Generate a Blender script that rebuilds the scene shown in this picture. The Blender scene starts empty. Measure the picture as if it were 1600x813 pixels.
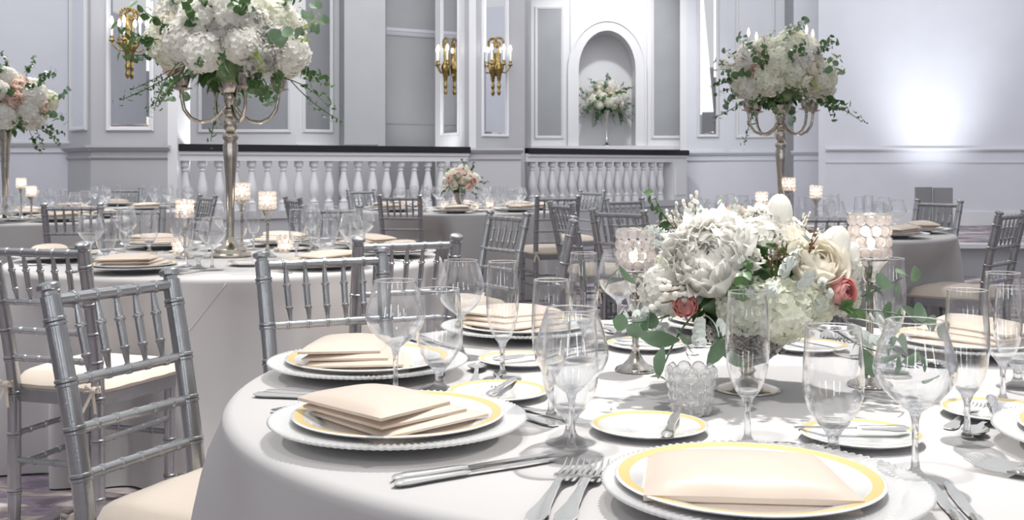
import bpy, math, random
from math import sin, cos, pi, sqrt, atan2, radians as R
from mathutils import Vector, Matrix, noise

# ------------------------------------------------------------------ camera, world, lights
S = bpy.context.scene
COL = S.collection
F, HY, CH, TH = 1740.0, 260.0, 1.15, 0.75      # focal length in px, horizon row, camera height, table height
cam_d = bpy.data.cameras.new('camera'); cam = bpy.data.objects.new('camera', cam_d); COL.objects.link(cam)
cam.location = (0, 0, CH); cam.rotation_euler = (pi/2, 0, 0)
cam_d.sensor_width = 36; cam_d.lens = 36*F/1600; cam_d.shift_y = -(406.5-HY)/1600
cam_d.clip_start = .05; cam_d.clip_end = 100
cam_d.dof.use_dof = True; cam_d.dof.focus_distance = 2.0; cam_d.dof.aperture_fstop = 18
S.camera = cam
S.view_settings.view_transform = 'Standard'; S.view_settings.look = 'None'
S.view_settings.gamma = 1; S.view_settings.use_curve_mapping = False
S.view_settings.exposure = 0.46
cy = S.cycles
cy.max_bounces = 10; cy.diffuse_bounces = 4; cy.glossy_bounces = 5; cy.transmission_bounces = 8
cy.transparent_max_bounces = 48; cy.sample_clamp_indirect = 4; cy.sample_clamp_direct = 12
cy.caustics_reflective = False; cy.blur_glossy = 1.0
W = bpy.data.worlds.new('world'); S.world = W; W.use_nodes = True
W.node_tree.nodes['Background'].inputs[0].default_value = (.97, .98, 1.0, 1)
W.node_tree.nodes['Background'].inputs[1].default_value = .50

def lamp(name, kind, loc, aim, power, size, color=(1, 1, 1), spot=60, blend=.6):
    d = bpy.data.lights.new(name, kind); d.energy = power; d.color = color
    if kind == 'AREA': d.size = size
    else: d.shadow_soft_size = size
    if kind == 'SPOT': d.spot_size = R(spot); d.spot_blend = blend
    o = bpy.data.objects.new(name, d); COL.objects.link(o); o.location = loc
    o.rotation_euler = (Vector(aim)-Vector(loc)).to_track_quat('-Z', 'Y').to_euler()
    return o
# overhead spots on tables and niche; added fills are marked
lamp('downlight', 'SPOT', (.80, 2.95, 4.6), (.35, 1.9, .75), 540, .045, (1, .975, .94), 74, .35)
lamp('downlight', 'SPOT', (-.3, .5, 4.4), (.42, 2.0, 1.0), 230, .12, (1, .975, .94), 34, .9)  # added fill that brightens the camera side of the near flowers
lamp('downlight', 'SPOT', (-.9, 6.2, 4.6), (-1.23, 4.9, .75), 260, .10, (1, .975, .94), 62, .5)
lamp('downlight', 'SPOT', (-2.9, 4.3, 4.6), (-1.4, 4.7, .75), 270, .10, (1, .975, .94), 50, .7)  # added fill for the tabletop shaded by the candelabra flowers
lamp('downlight', 'SPOT', (.2, 4.6, 4.6), (-1.1, 4.7, .75), 270, .10, (1, .975, .94), 50, .7)  # second added fill for the same tabletop, from the right
lamp('downlight', 'SPOT', (1.9, 8.2, 4.6), (1.7, 6.9, .75), 220, .10, (1, .975, .94), 60, .5)
lamp('downlight', 'SPOT', (-3.4, 9.6, 4.6), (-3.8, 8.5, .75), 420, .10, (1, .975, .94), 60, .5)
lamp('downlight', 'SPOT', (-.3, 11.4, 4.6), (-.48, 10.2, .75), 300, .10, (1, .975, .94), 60, .5)
lamp('cove_light', 'AREA', (-1.0, 11.5, 4.9), (-1.0, 16.0, 2.2), 125, 6, (.96, .97, 1))  # this and the next two: unseen area lamps added to brighten the walls
lamp('cove_light', 'AREA', (5.5, 10.5, 4.9), (5.8, 15.4, 2.4), 85, 4, (.93, .95, 1))
lamp('cove_light', 'AREA', (-5.2, 9.5, 4.9), (-5.2, 12.6, 2.2), 55, 3, (.93, .95, 1))
lamp('downlight', 'SPOT', (1.5, 15.2, 4.7), (1.4, 17.7, 2.1), 170, .10, (1, 1, 1), 80, .8)  # unseen lamp added to brighten the arched niche
# floor uplights washing the walls
lamp('uplight', 'SPOT', (5.75, 14.1, .45), (5.80, 15.4, 2.15), 120, .2, (.93, .95, 1), 62, 1.0)
lamp('uplight', 'SPOT', (5.75, 14.5, .45), (5.80, 15.4, 4.2), 90, .2, (.93, .95, 1), 60, 1.0)
lamp('uplight', 'SPOT', (-3.1, 13.2, 1.2), (-3.75, 12.1, 2.0), 60, .1, (1, 1, 1), 80, .8)
lamp('uplight', 'SPOT', (-1.2, 14.0, 1.1), (-.9, 15.0, 2.0), 20, .1, (1, 1, 1), 80, .8)

# ------------------------------------------------------------------ materials
def nmat(name):
    m = bpy.data.materials.new(name); m.use_nodes = True
    return m, m.node_tree, m.node_tree.nodes['Principled BSDF']
def pm(name, col, rough=.5, metal=0, var=0, scale=20, bump=0, bscale=80, sheen=0, trans=0, sub=0, coat=0, col2=None, emis=0):
    m, t, b = nmat(name); L = t.links
    b.inputs['Base Color'].default_value = (*col, 1)
    b.inputs['Roughness'].default_value = rough; b.inputs['Metallic'].default_value = metal
    if sheen: b.inputs['Sheen Weight'].default_value = sheen
    if coat: b.inputs['Coat Weight'].default_value = coat; b.inputs['Coat Roughness'].default_value = .05
    if sub:
        b.inputs['Subsurface Weight'].default_value = sub; b.inputs['Subsurface Scale'].default_value = .01
    if emis:
        b.inputs['Emission Color'].default_value = (*col, 1); b.inputs['Emission Strength'].default_value = emis
    tc = t.nodes.new('ShaderNodeTexCoord')
    if var or col2:
        n = t.nodes.new('ShaderNodeTexNoise'); n.inputs['Scale'].default_value = scale; n.inputs['Detail'].default_value = 4
        L.new(tc.outputs['Object'], n.inputs['Vector'])
        r = t.nodes.new('ShaderNodeValToRGB'); c2 = col2 or tuple(max(0, c*(1-var)) for c in col)
        r.color_ramp.elements[0].position = .35; r.color_ramp.elements[0].color = (*c2, 1)
        r.color_ramp.elements[1].position = .65; r.color_ramp.elements[1].color = (*col, 1)
        L.new(n.outputs[0], r.inputs[0]); L.new(r.outputs[0], b.inputs['Base Color'])
    if bump:
        n = t.nodes.new('ShaderNodeTexNoise'); n.inputs['Scale'].default_value = bscale; n.inputs['Detail'].default_value = 3
        L.new(tc.outputs['Object'], n.inputs['Vector'])
        u = t.nodes.new('ShaderNodeBump'); u.inputs['Strength'].default_value = bump; u.inputs['Distance'].default_value = .01
        L.new(n.outputs[0], u.inputs['Height']); L.new(u.outputs[0], b.inputs['Normal'])
    if trans:
        mx = t.nodes.new('ShaderNodeMixShader'); tr = t.nodes.new('ShaderNodeBsdfTranslucent')
        tr.inputs[0].default_value = (*col, 1); mx.inputs[0].default_value = trans
        L.new(b.outputs[0], mx.inputs[1]); L.new(tr.outputs[0], mx.inputs[2])
        L.new(mx.outputs[0], t.nodes['Material Output'].inputs[0])
    return m
def glassmat(name, tint=(.99, .993, .995), lo=.045, hi=1.0, ior=1.35, haze=0, pw=2.3):
    m, t, b = nmat(name); L = t.links; t.nodes.remove(b)
    tr = t.nodes.new('ShaderNodeBsdfTransparent'); tr.inputs[0].default_value = (*tint, 1)
    gl = t.nodes.new('ShaderNodeBsdfGlossy'); gl.inputs['Roughness'].default_value = .015
    gl.inputs[0].default_value = (1, 1, 1, 1)
    lw = t.nodes.new('ShaderNodeLayerWeight'); lw.inputs[0].default_value = .5
    mr = t.nodes.new('ShaderNodeMath'); mr.operation = 'POWER'; mr.inputs[1].default_value = pw
    ma = t.nodes.new('ShaderNodeMath'); ma.operation = 'MULTIPLY_ADD'; ma.inputs[1].default_value = hi-lo; ma.inputs[2].default_value = lo
    L.new(lw.outputs['Facing'], mr.inputs[0]); L.new(mr.outputs[0], ma.inputs[0])
    mx = t.nodes.new('ShaderNodeMixShader'); L.new(ma.outputs[0], mx.inputs[0])
    L.new(tr.outputs[0], mx.inputs[1]); L.new(gl.outputs[0], mx.inputs[2])
    out = mx
    if haze:
        df = t.nodes.new('ShaderNodeBsdfDiffuse'); df.inputs[0].default_value = (.95, .95, .95, 1)
        m2 = t.nodes.new('ShaderNodeMixShader'); m2.inputs[0].default_value = haze
        L.new(mx.outputs[0], m2.inputs[1]); L.new(df.outputs[0], m2.inputs[2]); out = m2
    L.new(out.outputs[0], t.nodes['Material Output'].inputs[0])
    return m
M = {}
M['white_paint'] = pm('white_paint', (.71, .71, .725), .45, bump=.03, bscale=30)
M['wall_light'] = pm('wall_light_paint', (.66, .67, .72), .5, var=.03, scale=3)
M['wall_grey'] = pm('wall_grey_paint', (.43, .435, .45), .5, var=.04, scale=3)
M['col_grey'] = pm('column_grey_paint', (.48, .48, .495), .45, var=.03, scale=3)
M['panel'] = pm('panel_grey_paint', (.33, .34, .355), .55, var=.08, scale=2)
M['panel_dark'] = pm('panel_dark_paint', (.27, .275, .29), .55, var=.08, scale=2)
M['black'] = pm('black_handrail', (.012, .012, .014), .25)
M['mirror'] = pm('mirror_glass', (.9, .91, .93), .02, 1)
M['chair'] = pm('silver_chair_paint', (.44, .45, .46), .26, .86, var=.10, scale=25, bump=.04, bscale=200)
M['cushion'] = pm('ivory_cushion', (.64, .555, .47), .75, sheen=.3, bump=.15, bscale=18)
M['cloth'] = pm('grey_tablecloth', (.52, .505, .505), .8, sheen=.15, bump=.05, bscale=350)
M['wood'] = pm('plywood', (.45, .33, .2), .6, var=.2)
M['steel'] = pm('steel', (.5, .5, .5), .35, 1)
M['china'] = pm('white_china', (.68, .685, .695), .12, coat=.6)
M['gold'] = pm('pale_gold_band', (.74, .57, .25), .3, .25)
M['napkin'] = pm('champagne_satin', (.63, .52, .43), .42, sheen=.4, bump=.12, bscale=14)
M['silver'] = pm('polished_silver', (.95, .94, .92), .15, 1)
M['holder'] = pm('holder_silver', (.74, .71, .67), .16, 1, var=.45, scale=45)
M['nickel'] = pm('antique_nickel', (.62, .57, .50), .2, 1, var=.25, scale=30)
M['filigree'] = pm('filigree_silver', (.55, .53, .50), .25, 1, col2=(.14, .13, .12), scale=160, bump=1.0, bscale=160)
M['brass'] = pm('brass', (.42, .30, .11), .28, 1, var=.6, scale=60)
M['wax'] = pm('white_wax', (.88, .87, .83), .4, sub=.2)
M['flame'] = pm('flame', (1, .86, .62), .5, emis=5)
M['bulb'] = pm('lamp_bulb', (1, .95, .85), .5, emis=8)
M['glass'] = glassmat('clear_glass')
m, t, b = nmat('solid_glass'); L = t.links; t.nodes.remove(b)
g_ = t.nodes.new('ShaderNodeBsdfGlass'); g_.inputs['IOR'].default_value = 1.47; g_.inputs['Roughness'].default_value = 0; g_.inputs[0].default_value = (.985, .99, 1, 1)
q_ = t.nodes.new('ShaderNodeBsdfTransparent'); x_ = t.nodes.new('ShaderNodeMixShader'); x_.inputs[0].default_value = .78
L.new(q_.outputs[0], x_.inputs[1]); L.new(g_.outputs[0], x_.inputs[2]); L.new(x_.outputs[0], t.nodes['Material Output'].inputs[0]); M['glass_solid'] = m
m, t, b = nmat('cut_crystal'); L = t.links; t.nodes.remove(b)
g_ = t.nodes.new('ShaderNodeBsdfGlass'); g_.inputs['IOR'].default_value = 1.6; g_.inputs['Roughness'].default_value = .02; g_.inputs[0].default_value = (1, .98, .975, 1)
q_ = t.nodes.new('ShaderNodeBsdfTransparent'); x_ = t.nodes.new('ShaderNodeMixShader'); x_.inputs[0].default_value = .6
f_ = t.nodes.new('ShaderNodeBsdfTranslucent'); f_.inputs[0].default_value = (.95, .90, .88, 1); y_ = t.nodes.new('ShaderNodeMixShader'); y_.inputs[0].default_value = .24
L.new(q_.outputs[0], x_.inputs[1]); L.new(g_.outputs[0], x_.inputs[2]); L.new(x_.outputs[0], y_.inputs[1]); L.new(f_.outputs[0], y_.inputs[2]); L.new(y_.outputs[0], t.nodes['Material Output'].inputs[0]); M['crystal'] = m; y_.inputs[0].default_value = .2
M['crystal_clear'] = glassmat('clear_cut_glass', (.97, .97, .97), .10, 1.0, haze=.10, pw=1.6)
M['glass_base'] = glassmat('glass_foot', (.97, .975, .98), .03, .30, pw=3.5)
M['charger'] = glassmat('ribbed_glass', (.93, .93, .92), .16, .9, haze=.30)
M['petal_white'] = pm('white_petal', (.94, .93, .89), .55, trans=.5)
M['petal_cream'] = pm('cream_petal', (.94, .90, .80), .55, trans=.4)
M['petal_hyd'] = pm('hydrangea_petal', (.94, .94, .87), .6, trans=.45, col2=(.88, .90, .74), scale=14)
M['petal_blush'] = pm('blush_petal', (.92, .76, .68), .55, trans=.4)
M['petal_pink'] = pm('pink_petal', (.86, .42, .40), .5, trans=.35, col2=(.90, .58, .54), scale=60)
M['leaf'] = pm('green_leaf', (.10, .19, .06), .4, trans=.15, col2=(.05, .11, .04), scale=25)
M['euc'] = pm('eucalyptus_leaf', (.20, .30, .20), .45, trans=.15, col2=(.13, .22, .12), scale=20)
M['lime'] = pm('lime_leaf', (.33, .42, .12), .5, trans=.2)
M['dusty'] = pm('dusty_miller', (.62, .66, .62), .8)
M['twig'] = pm('brown_twig', (.16, .08, .04), .7)
M['paper'] = pm('grey_board', (.42, .42, .44), .6)

# carpet with blotched purple, grey and tan pattern
m, t, b = nmat('patterned_carpet'); L = t.links
tc = t.nodes.new('ShaderNodeTexCoord'); mp = t.nodes.new('ShaderNodeMapping'); mp.inputs['Scale'].default_value = (2.2, 5.0, 1)
mp.inputs['Rotation'].default_value = (0, 0, .35)
n1 = t.nodes.new('ShaderNodeTexNoise'); n1.inputs['Scale'].default_value = 1.6; n1.inputs['Detail'].default_value = 6; n1.inputs['Distortion'].default_value = .6
rp = t.nodes.new('ShaderNodeValToRGB'); e = rp.color_ramp.elements
e[0].position = .36; e[0].color = (.12, .10, .13, 1); e[1].position = .62; e[1].color = (.58, .53, .55, 1)
for p_, c_ in ((.44, (.22, .18, .24, 1)), (.50, (.17, .15, .16, 1)), (.56, (.40, .33, .31, 1))):
    q = e.new(p_); q.color = c_
L.new(tc.outputs['Object'], mp.inputs[0]); L.new(mp.outputs[0], n1.inputs['Vector']); L.new(n1.outputs[0], rp.inputs[0]); L.new(rp.outputs[0], b.inputs['Base Color'])
b.inputs['Roughness'].default_value = .95
M['carpet'] = m

# ------------------------------------------------------------------ mesh helpers
class MB:
    def __init__(s): s.v = []; s.f = []; s.mi = []
    def add(s, vs, fs, m=0, T=None):
        o = len(s.v)
        s.v += [tuple(T @ Vector(v)) for v in vs] if T is not None else [tuple(v) for v in vs]
        s.f += [tuple(i+o for i in f) for f in fs]; s.mi += [m]*len(fs)
        return s
    def lathe(s, prof, n=24, T=None, m=0, mod=None, ms=None):
        vs = []; fs = []; mm = []
        for k, (r, z) in enumerate(prof):
            for i in range(n):
                a = 2*pi*i/n; rr = r; zz = z
                if mod: rr, zz = mod(r, z, a, k)
                vs.append((rr*cos(a), rr*sin(a), zz))
        for k in range(len(prof)-1):
            if prof[k][0] < 1e-6 and prof[k+1][0] < 1e-6: continue
            for i in range(n):
                j = (i+1) % n
                fs.append((k*n+i, k*n+j, (k+1)*n+j, (k+1)*n+i)); mm.append(ms[k] if ms else m)
        o = len(s.f); s.add(vs, fs, m, T)
        if ms: s.mi[o:] = mm
        return s
    def tube(s, pts, rad, n=10, T=None, m=0, cap=True):
        P = [Vector(p) for p in pts]; rs = rad if isinstance(rad, (list, tuple)) else [rad]*len(P)
        vs = []; fs = []; up = None
        for k, p in enumerate(P):
            d = (P[min(k+1, len(P)-1)]-P[max(k-1, 0)]).normalized()
            if up is None:
                up = Vector((0, 0, 1)) if abs(d.z) < .9 else Vector((1, 0, 0))
            x = d.cross(up).normalized(); y = x.cross(d).normalized(); up = y
            for i in range(n):
                a = 2*pi*i/n; vs.append(p+(x*cos(a)+y*sin(a))*rs[k])
        for k in range(len(P)-1):
            for i in range(n):
                j = (i+1) % n; fs.append((k*n+i, k*n+j, (k+1)*n+j, (k+1)*n+i))
        if cap: fs.append(tuple(range(n-1, -1, -1))); fs.append(tuple((len(P)-1)*n+i for i in range(n)))
        return s.add(vs, fs, m, T)
    def bamboo(s, a, b, r0, r1, rings, n=10, rr=1.22, hw=.006):
        """round bar from a to b with raised rings at fractions RINGS"""
        a, b = Vector(a), Vector(b); Ln = (b-a).length; st = [(0, 1)]
        for q in sorted(rings):
            w = hw/Ln
            st += [(q-w*3, 1), (q-w*1.25, 1), (q-w*.85, rr), (q-w*.25, rr), (q, 1.02), (q+w*.25, rr), (q+w*.85, rr), (q+w*1.25, 1), (q+w*3, 1)]
        st.append((1, 1)); st = [x for x in st if 0 <= x[0] <= 1]
        return s.tube([a.lerp(b, q) for q, _ in st], [(r0+(r1-r0)*q)*k for q, k in st], n)
    def box(s, lo, hi, T=None, m=0):
        x0, y0, z0 = lo; x1, y1, z1 = hi
        vs = [(x0, y0, z0), (x1, y0, z0), (x1, y1, z0), (x0, y1, z0), (x0, y0, z1), (x1, y0, z1), (x1, y1, z1), (x0, y1, z1)]
        return s.add(vs, [(0, 3, 2, 1), (4, 5, 6, 7), (0, 1, 5, 4), (1, 2, 6, 5), (2, 3, 7, 6), (3, 0, 4, 7)], m, T)
    def prism(s, poly, z0, z1, m=0, T=None):
        n = len(poly); vs = [(x, y, z0) for x, y in poly]+[(x, y, z1) for x, y in poly]
        return s.add(vs, [tuple(range(n-1, -1, -1)), tuple(range(n, 2*n))]+[(i, (i+1) % n, n+(i+1) % n, n+i) for i in range(n)], m, T)
    def ball(s, c, r, n=8, k=6, m=0, T=None):
        rx, ry, rz = r if isinstance(r, (tuple, list)) else (r, r, r)
        vs = [(c[0], c[1], c[2]-rz)]; fs = []
        for a in range(1, k):
            ph = -pi/2+pi*a/k
            for i in range(n):
                th = 2*pi*i/n; vs.append((c[0]+rx*cos(ph)*cos(th), c[1]+ry*cos(ph)*sin(th), c[2]+rz*sin(ph)))
        vs.append((c[0], c[1], c[2]+rz)); L_ = len(vs)-1
        for i in range(n):
            j = (i+1) % n; fs.append((0, 1+j, 1+i)); fs.append((L_, 1+(k-2)*n+i, 1+(k-2)*n+j))
            for a in range(k-2): fs.append((1+a*n+i, 1+a*n+j, 1+(a+1)*n+j, 1+(a+1)*n+i))
        return s.add(vs, fs, m, T)
    def grid(s, fn, nu, nv, m=0, T=None, closed=False):
        vs = [fn(i/nu, j/nv) for j in range(nv+1) for i in range(nu+1)]
        return s.add(vs, [(j*(nu+1)+i, j*(nu+1)+i+1, (j+1)*(nu+1)+i+1, (j+1)*(nu+1)+i) for j in range(nv) for i in range(nu)], m, T)
    def mesh(s, name, mats, smooth=True, sharp=None):
        me = bpy.data.meshes.new(name); me.from_pydata(s.v, [], s.f)
        for q in (mats if isinstance(mats, (list, tuple)) else [mats]): me.materials.append(M[q])
        me.polygons.foreach_set('material_index', s.mi)
        if smooth:
            me.polygons.foreach_set('use_smooth', [True]*len(me.polygons))
            if sharp: me.set_sharp_from_angle(angle=R(sharp))
        me.update(); return me
    def obj(s, name, mats, parent=None, smooth=True, sharp=None, label=None):
        o = bpy.data.objects.new(name, s.mesh(name, mats, smooth, sharp)); COL.objects.link(o)
        if parent: o.parent = parent
        if label: o['label'] = label
        return o
def tag(o, label, cat, group=None):
    o['label'] = label; o['category'] = cat
    if group: o['group'] = group
    return o
def thing(name, loc=(0, 0, 0), rz=0):
    o = bpy.data.objects.new(name, None); COL.objects.link(o); o.location = loc; o.rotation_euler = (0, 0, rz); return o
KIDS = {}
def kids(o):
    return [c for c in bpy.data.objects if c.parent is o]
def dup(o, loc=None, rz=None, label=None, group=None, scale=None, parent=None):
    if parent is None and o.name not in KIDS: KIDS[o.name] = [(c, kids(c)) for c in kids(o)]
    r = o.copy(); COL.objects.link(r)
    if loc is not None: r.location = loc
    if rz is not None: r.rotation_euler = (0, 0, rz)
    if scale is not None: r.scale = (scale,)*3
    if label: r['label'] = label
    if group: r['group'] = group
    for c, gs in KIDS[o.name]:
        d = c.copy(); COL.objects.link(d); d.parent = r
        for g in gs:
            h = g.copy(); COL.objects.link(h); h.parent = d
    return r
def struct(o): o['kind'] = 'structure'; return o
def at(px, D): return (px-800)/F*D            # lateral position of column PX at distance D
def zt(py, D): return CH-(py-HY)/F*D
def tab(px, py):                               # where a base seen at (px, py) stands on a table top
    D = (CH-TH)*F/(py-HY); return Vector((at(px, D), D, TH))
def align(n):                                  # rotation taking +Z to n
    return Vector(n).normalized().to_track_quat('Z', 'Y').to_matrix().to_4x4()
def TR(loc, n=(0, 0, 1), s=1, spin=0):
    return Matrix.Translation(loc) @ align(n) @ Matrix.Rotation(spin, 4, 'Z') @ Matrix.Diagonal((s, s, s, 1))

# ------------------------------------------------------------------ the room
struct(MB().box((-9, -5, -.1), (9.2, 19, 0)).obj('floor', 'carpet', smooth=False))
struct(MB().box((3.4, 11.63, .0), (9.0, 15.45, .33)).obj('floor', ['carpet'], smooth=False))
struct(MB().box((3.38, 11.58, .0), (9.0, 11.63, .30)).obj('trim_1', 'wall_grey', smooth=False))
struct(MB().box((3.36, 11.52, .30), (9.0, 11.66, .345)).obj('trim_2', 'white_paint', smooth=False))
ZT = 4.6
def wall(name, p0, p1, mat, z0=0, z1=ZT, th=.1):
    (a, b), (c, d) = [(at(px, D), D) for px, D in (p0, p1)]
    n = Vector((d-b, -(c-a))); n.normalize()
    if n.y > 0: n = -n
    q = -n*th
    return struct(MB().prism([(a, b), (c, d), (c+q.x, d+q.y), (a+q.x, b+q.y)], z0, z1).obj(name, mat, smooth=False))
def band(name, p0, p1, z0, z1, out, mat, ext=0):
    """moulding standing OUT proud of the wall line"""
    (a, b), (c, d) = [(at(px, D), D) for px, D in (p0, p1)]
    t_ = Vector((c-a, d-b)).normalized(); n = Vector((t_.y, -t_.x))
    if n.y > 0: n = -n
    a -= t_.x*ext; b -= t_.y*ext; c += t_.x*ext; d += t_.y*ext
    h = z1-z0; m_ = MB(); q = n*out
    pr = [(0, 0), (.35, 0), (.6, .25), (.75, .45), (1, .6), (1, 1), (0, 1)]
    vs = [(a+q.x*u, b+q.y*u, z0+h*w) for u, w in pr]+[(c+q.x*u, d+q.y*u, z0+h*w) for u, w in pr]; k = len(pr)
    m_.add(vs, [tuple(range(k)), tuple(range(2*k-1, k-1, -1))]+[(i, (i+1) % k, k+(i+1) % k, k+i) for i in range(k)])
    return struct(m_.obj(name, mat, smooth=False))
def frame_on(p0, p1, fr, z0, z1, w=.045, out=.03, inset=None):
    """moulded rectangular frame between fractions FR of a wall line; returns trim and optional painted field"""
    (a, b), (c, d) = [(at(px, D), D) for px, D in (p0, p1)]
    A = Vector((a, b, 0)); B = Vector((c, d, 0)); t_ = (B-A).normalized(); n = Vector((t_.y, -t_.x, 0))
    if n.y > 0: n = -n
    P = A.lerp(B, fr[0]); Q = A.lerp(B, fr[1]); Ln = (Q-P).length
    T = Matrix(((t_.x, n.x, 0, P.x), (t_.y, n.y, 0, P.y), (0, 0, 1, 0), (0, 0, 0, 1)))
    m_ = MB()
    pr = [(0, 0), (0, out*.6), (w*.3, out), (w*.5, out*.75), (w*.7, out*.8), (w, out*.15), (w, 0)]
    for k in range(len(pr)-1):
        (u0, h0), (u1, h1) = pr[k], pr[k+1]
        ra = [(u0, h0, z0+u0), (Ln-u0, h0, z0+u0), (Ln-u0, h0, z1-u0), (u0, h0, z1-u0)]
        rb = [(u1, h1, z0+u1), (Ln-u1, h1, z0+u1), (Ln-u1, h1, z1-u1), (u1, h1, z1-u1)]
        m_.add(ra+rb, [(i, (i+1) % 4, 4+(i+1) % 4, 4+i) for i in range(4)], 0, T)
    return m_, T, Ln, w
TN = [3]
def trimname():
    TN[0] += 1; return 'trim_%d' % (TN[0]-1)
def panel(p0, p1, fr, z0, z1, field='panel', w=.05, out=.03):
    m_, T, Ln, w = frame_on(p0, p1, fr, z0, z1, w, out)
    struct(m_.obj(trimname(), 'white_paint', smooth=False))
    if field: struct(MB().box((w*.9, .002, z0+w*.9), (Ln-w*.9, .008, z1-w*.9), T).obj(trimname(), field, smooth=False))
def mirror(p0, p1, fr, z0, z1, label, w=.05, frame='white_paint'):
    m_, T, Ln, w = frame_on(p0, p1, fr, z0, z1, w, .035)
    th = thing('wall_mirror', T @ Vector((Ln/2, 0, z0)))
    tag(th, label, 'mirror')
    off = th.location
    a = m_.obj('frame', frame, smooth=False)
    g = MB(); be = .03; x0, x1, a0, a1 = w*.9, Ln-w*.9, z0+w*.9, z1-w*.9
    vs = [(x0, .008, a0), (x1, .008, a0), (x1, .008, a1), (x0, .008, a1), (x0+be, .014, a0+be), (x1-be, .014, a0+be), (x1-be, .014, a1-be), (x0+be, .014, a1-be)]
    g.add(vs, [(0, 1, 5, 4), (1, 2, 6, 5), (2, 3, 7, 6), (3, 0, 4, 7), (4, 5, 6, 7)], 0, T)
    c = g.obj('mirror_glass', 'mirror', smooth=False)
    for o in (a, c):
        o.parent = th; o.matrix_parent_inverse = Matrix.Translation(-Vector(off))
    return th

# left wall and corner column
wall('wall_left', (-446, 12.6), (112, 12.6), 'wall_light')
band('trim_3', (-446, 12.6), (112, 12.6), zt(229, 12.6), zt(221, 12.6), .05, 'white_paint'); TN[0] = 4
band(trimname(), (-446, 12.6), (112, 12.6), zt(240, 12.6), zt(237, 12.6), .02, 'white_paint')
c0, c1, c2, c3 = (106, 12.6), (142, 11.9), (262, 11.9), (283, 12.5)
for a_, b_ in ((c0, c1), (c1, c2), (c2, c3)): wall('wall_left', a_, b_, 'white_paint' if b_ is c3 else 'col_grey')  # right-hand return coloured white to carry its uplit brightness
def rail(a_, b_, mat='col_grey', k=1.0):
    band(trimname(), a_, b_, 1.315, 1.375, .07*k, mat, .03)
    band(trimname(), a_, b_, 1.225, 1.255, .025*k, mat)
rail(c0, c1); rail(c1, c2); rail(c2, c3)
mirror(c0, c1, (.18, .86), zt(205, 12.3), 4.3, 'narrow wall mirror on the angled side of the left corner column', .05)
mirror(c1, c2, (.20, .82), zt(205, 11.9), 4.3, 'tall mirror on the left column behind a brass sconce', .05)
# recess behind the balustrade
wall('wall_back', (190, 14.5), (462, 14.5), 'white_paint')
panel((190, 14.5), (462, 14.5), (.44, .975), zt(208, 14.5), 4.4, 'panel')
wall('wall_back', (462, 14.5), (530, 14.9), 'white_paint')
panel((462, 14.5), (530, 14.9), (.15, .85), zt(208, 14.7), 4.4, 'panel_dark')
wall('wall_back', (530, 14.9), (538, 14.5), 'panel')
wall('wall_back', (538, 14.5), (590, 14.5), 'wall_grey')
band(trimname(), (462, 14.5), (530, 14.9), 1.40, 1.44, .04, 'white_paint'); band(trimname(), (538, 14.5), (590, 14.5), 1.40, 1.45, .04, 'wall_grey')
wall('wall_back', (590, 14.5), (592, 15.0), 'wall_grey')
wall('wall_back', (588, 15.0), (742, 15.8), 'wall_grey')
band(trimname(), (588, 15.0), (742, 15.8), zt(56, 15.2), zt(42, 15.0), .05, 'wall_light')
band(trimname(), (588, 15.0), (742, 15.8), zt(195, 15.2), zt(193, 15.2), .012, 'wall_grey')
# second column
d0, d1, d2, d3 = (680, 15.0), (733, 14.15), (820, 14.7), (830, 17.35)
wall('wall_back', d0, d1, 'white_paint'); wall('wall_back', d1, d2, 'col_grey'); wall('wall_back', d2, d3, 'wall_grey')  # lit face coloured white and shaded face grey on one column
mirror(d0, d1, (.22, .74), zt(212, 14.6), 4.3, 'slim mirror on the lit face of the middle column behind a sconce', .04)
mirror(d1, d2, (.21, .69), zt(214, 14.4), 4.3, 'slim mirror on the shaded face of the middle column behind a sconce', .04)
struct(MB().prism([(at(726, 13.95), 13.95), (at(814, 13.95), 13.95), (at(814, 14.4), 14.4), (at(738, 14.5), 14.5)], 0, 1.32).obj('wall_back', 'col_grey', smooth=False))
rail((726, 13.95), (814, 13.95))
# arched niche wall: built as one sheet with an arched hole
D_ = 17.4
nx0, nx1 = at(904, D_), at(993, D_); ncx, nr = (nx0+nx1)/2, (nx1-nx0)/2
nzb, ntop = zt(228, D_), zt(48, D_); nsz = .62; nsp = ntop-nsz    # an arch a little taller than round
wx0, wx1 = at(828, D_), at(1074, D_)
m_ = MB(); NA = 32
arc = [(ncx-nr*cos(pi*i/NA), nsp+nsz*sin(pi*i/NA)) for i in range(NA+1)]
outer = []
for i in range(NA+1):
    a = pi*i/NA; dx, dz = -cos(a), sin(a)
    k = min([(wx1-ncx)/dx if dx > 1e-6 else 1e9, (wx0-ncx)/dx if dx < -1e-6 else 1e9, (ZT-nsp)/dz if dz > 1e-6 else 1e9])
    outer.append((ncx+dx*k, nsp+dz*k))
outer[0] = (wx0, nsp); outer[-1] = (wx1, nsp)
def strip(A, B, yA, yB, mm, m=0):
    n = len(A); mm.add([(x, yA, z) for x, z in A]+[(x, yB, z) for x, z in B], [(i, i+1, n+i+1, n+i) for i in range(n-1)], m)
strip(arc, outer, D_, D_, m_)
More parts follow.
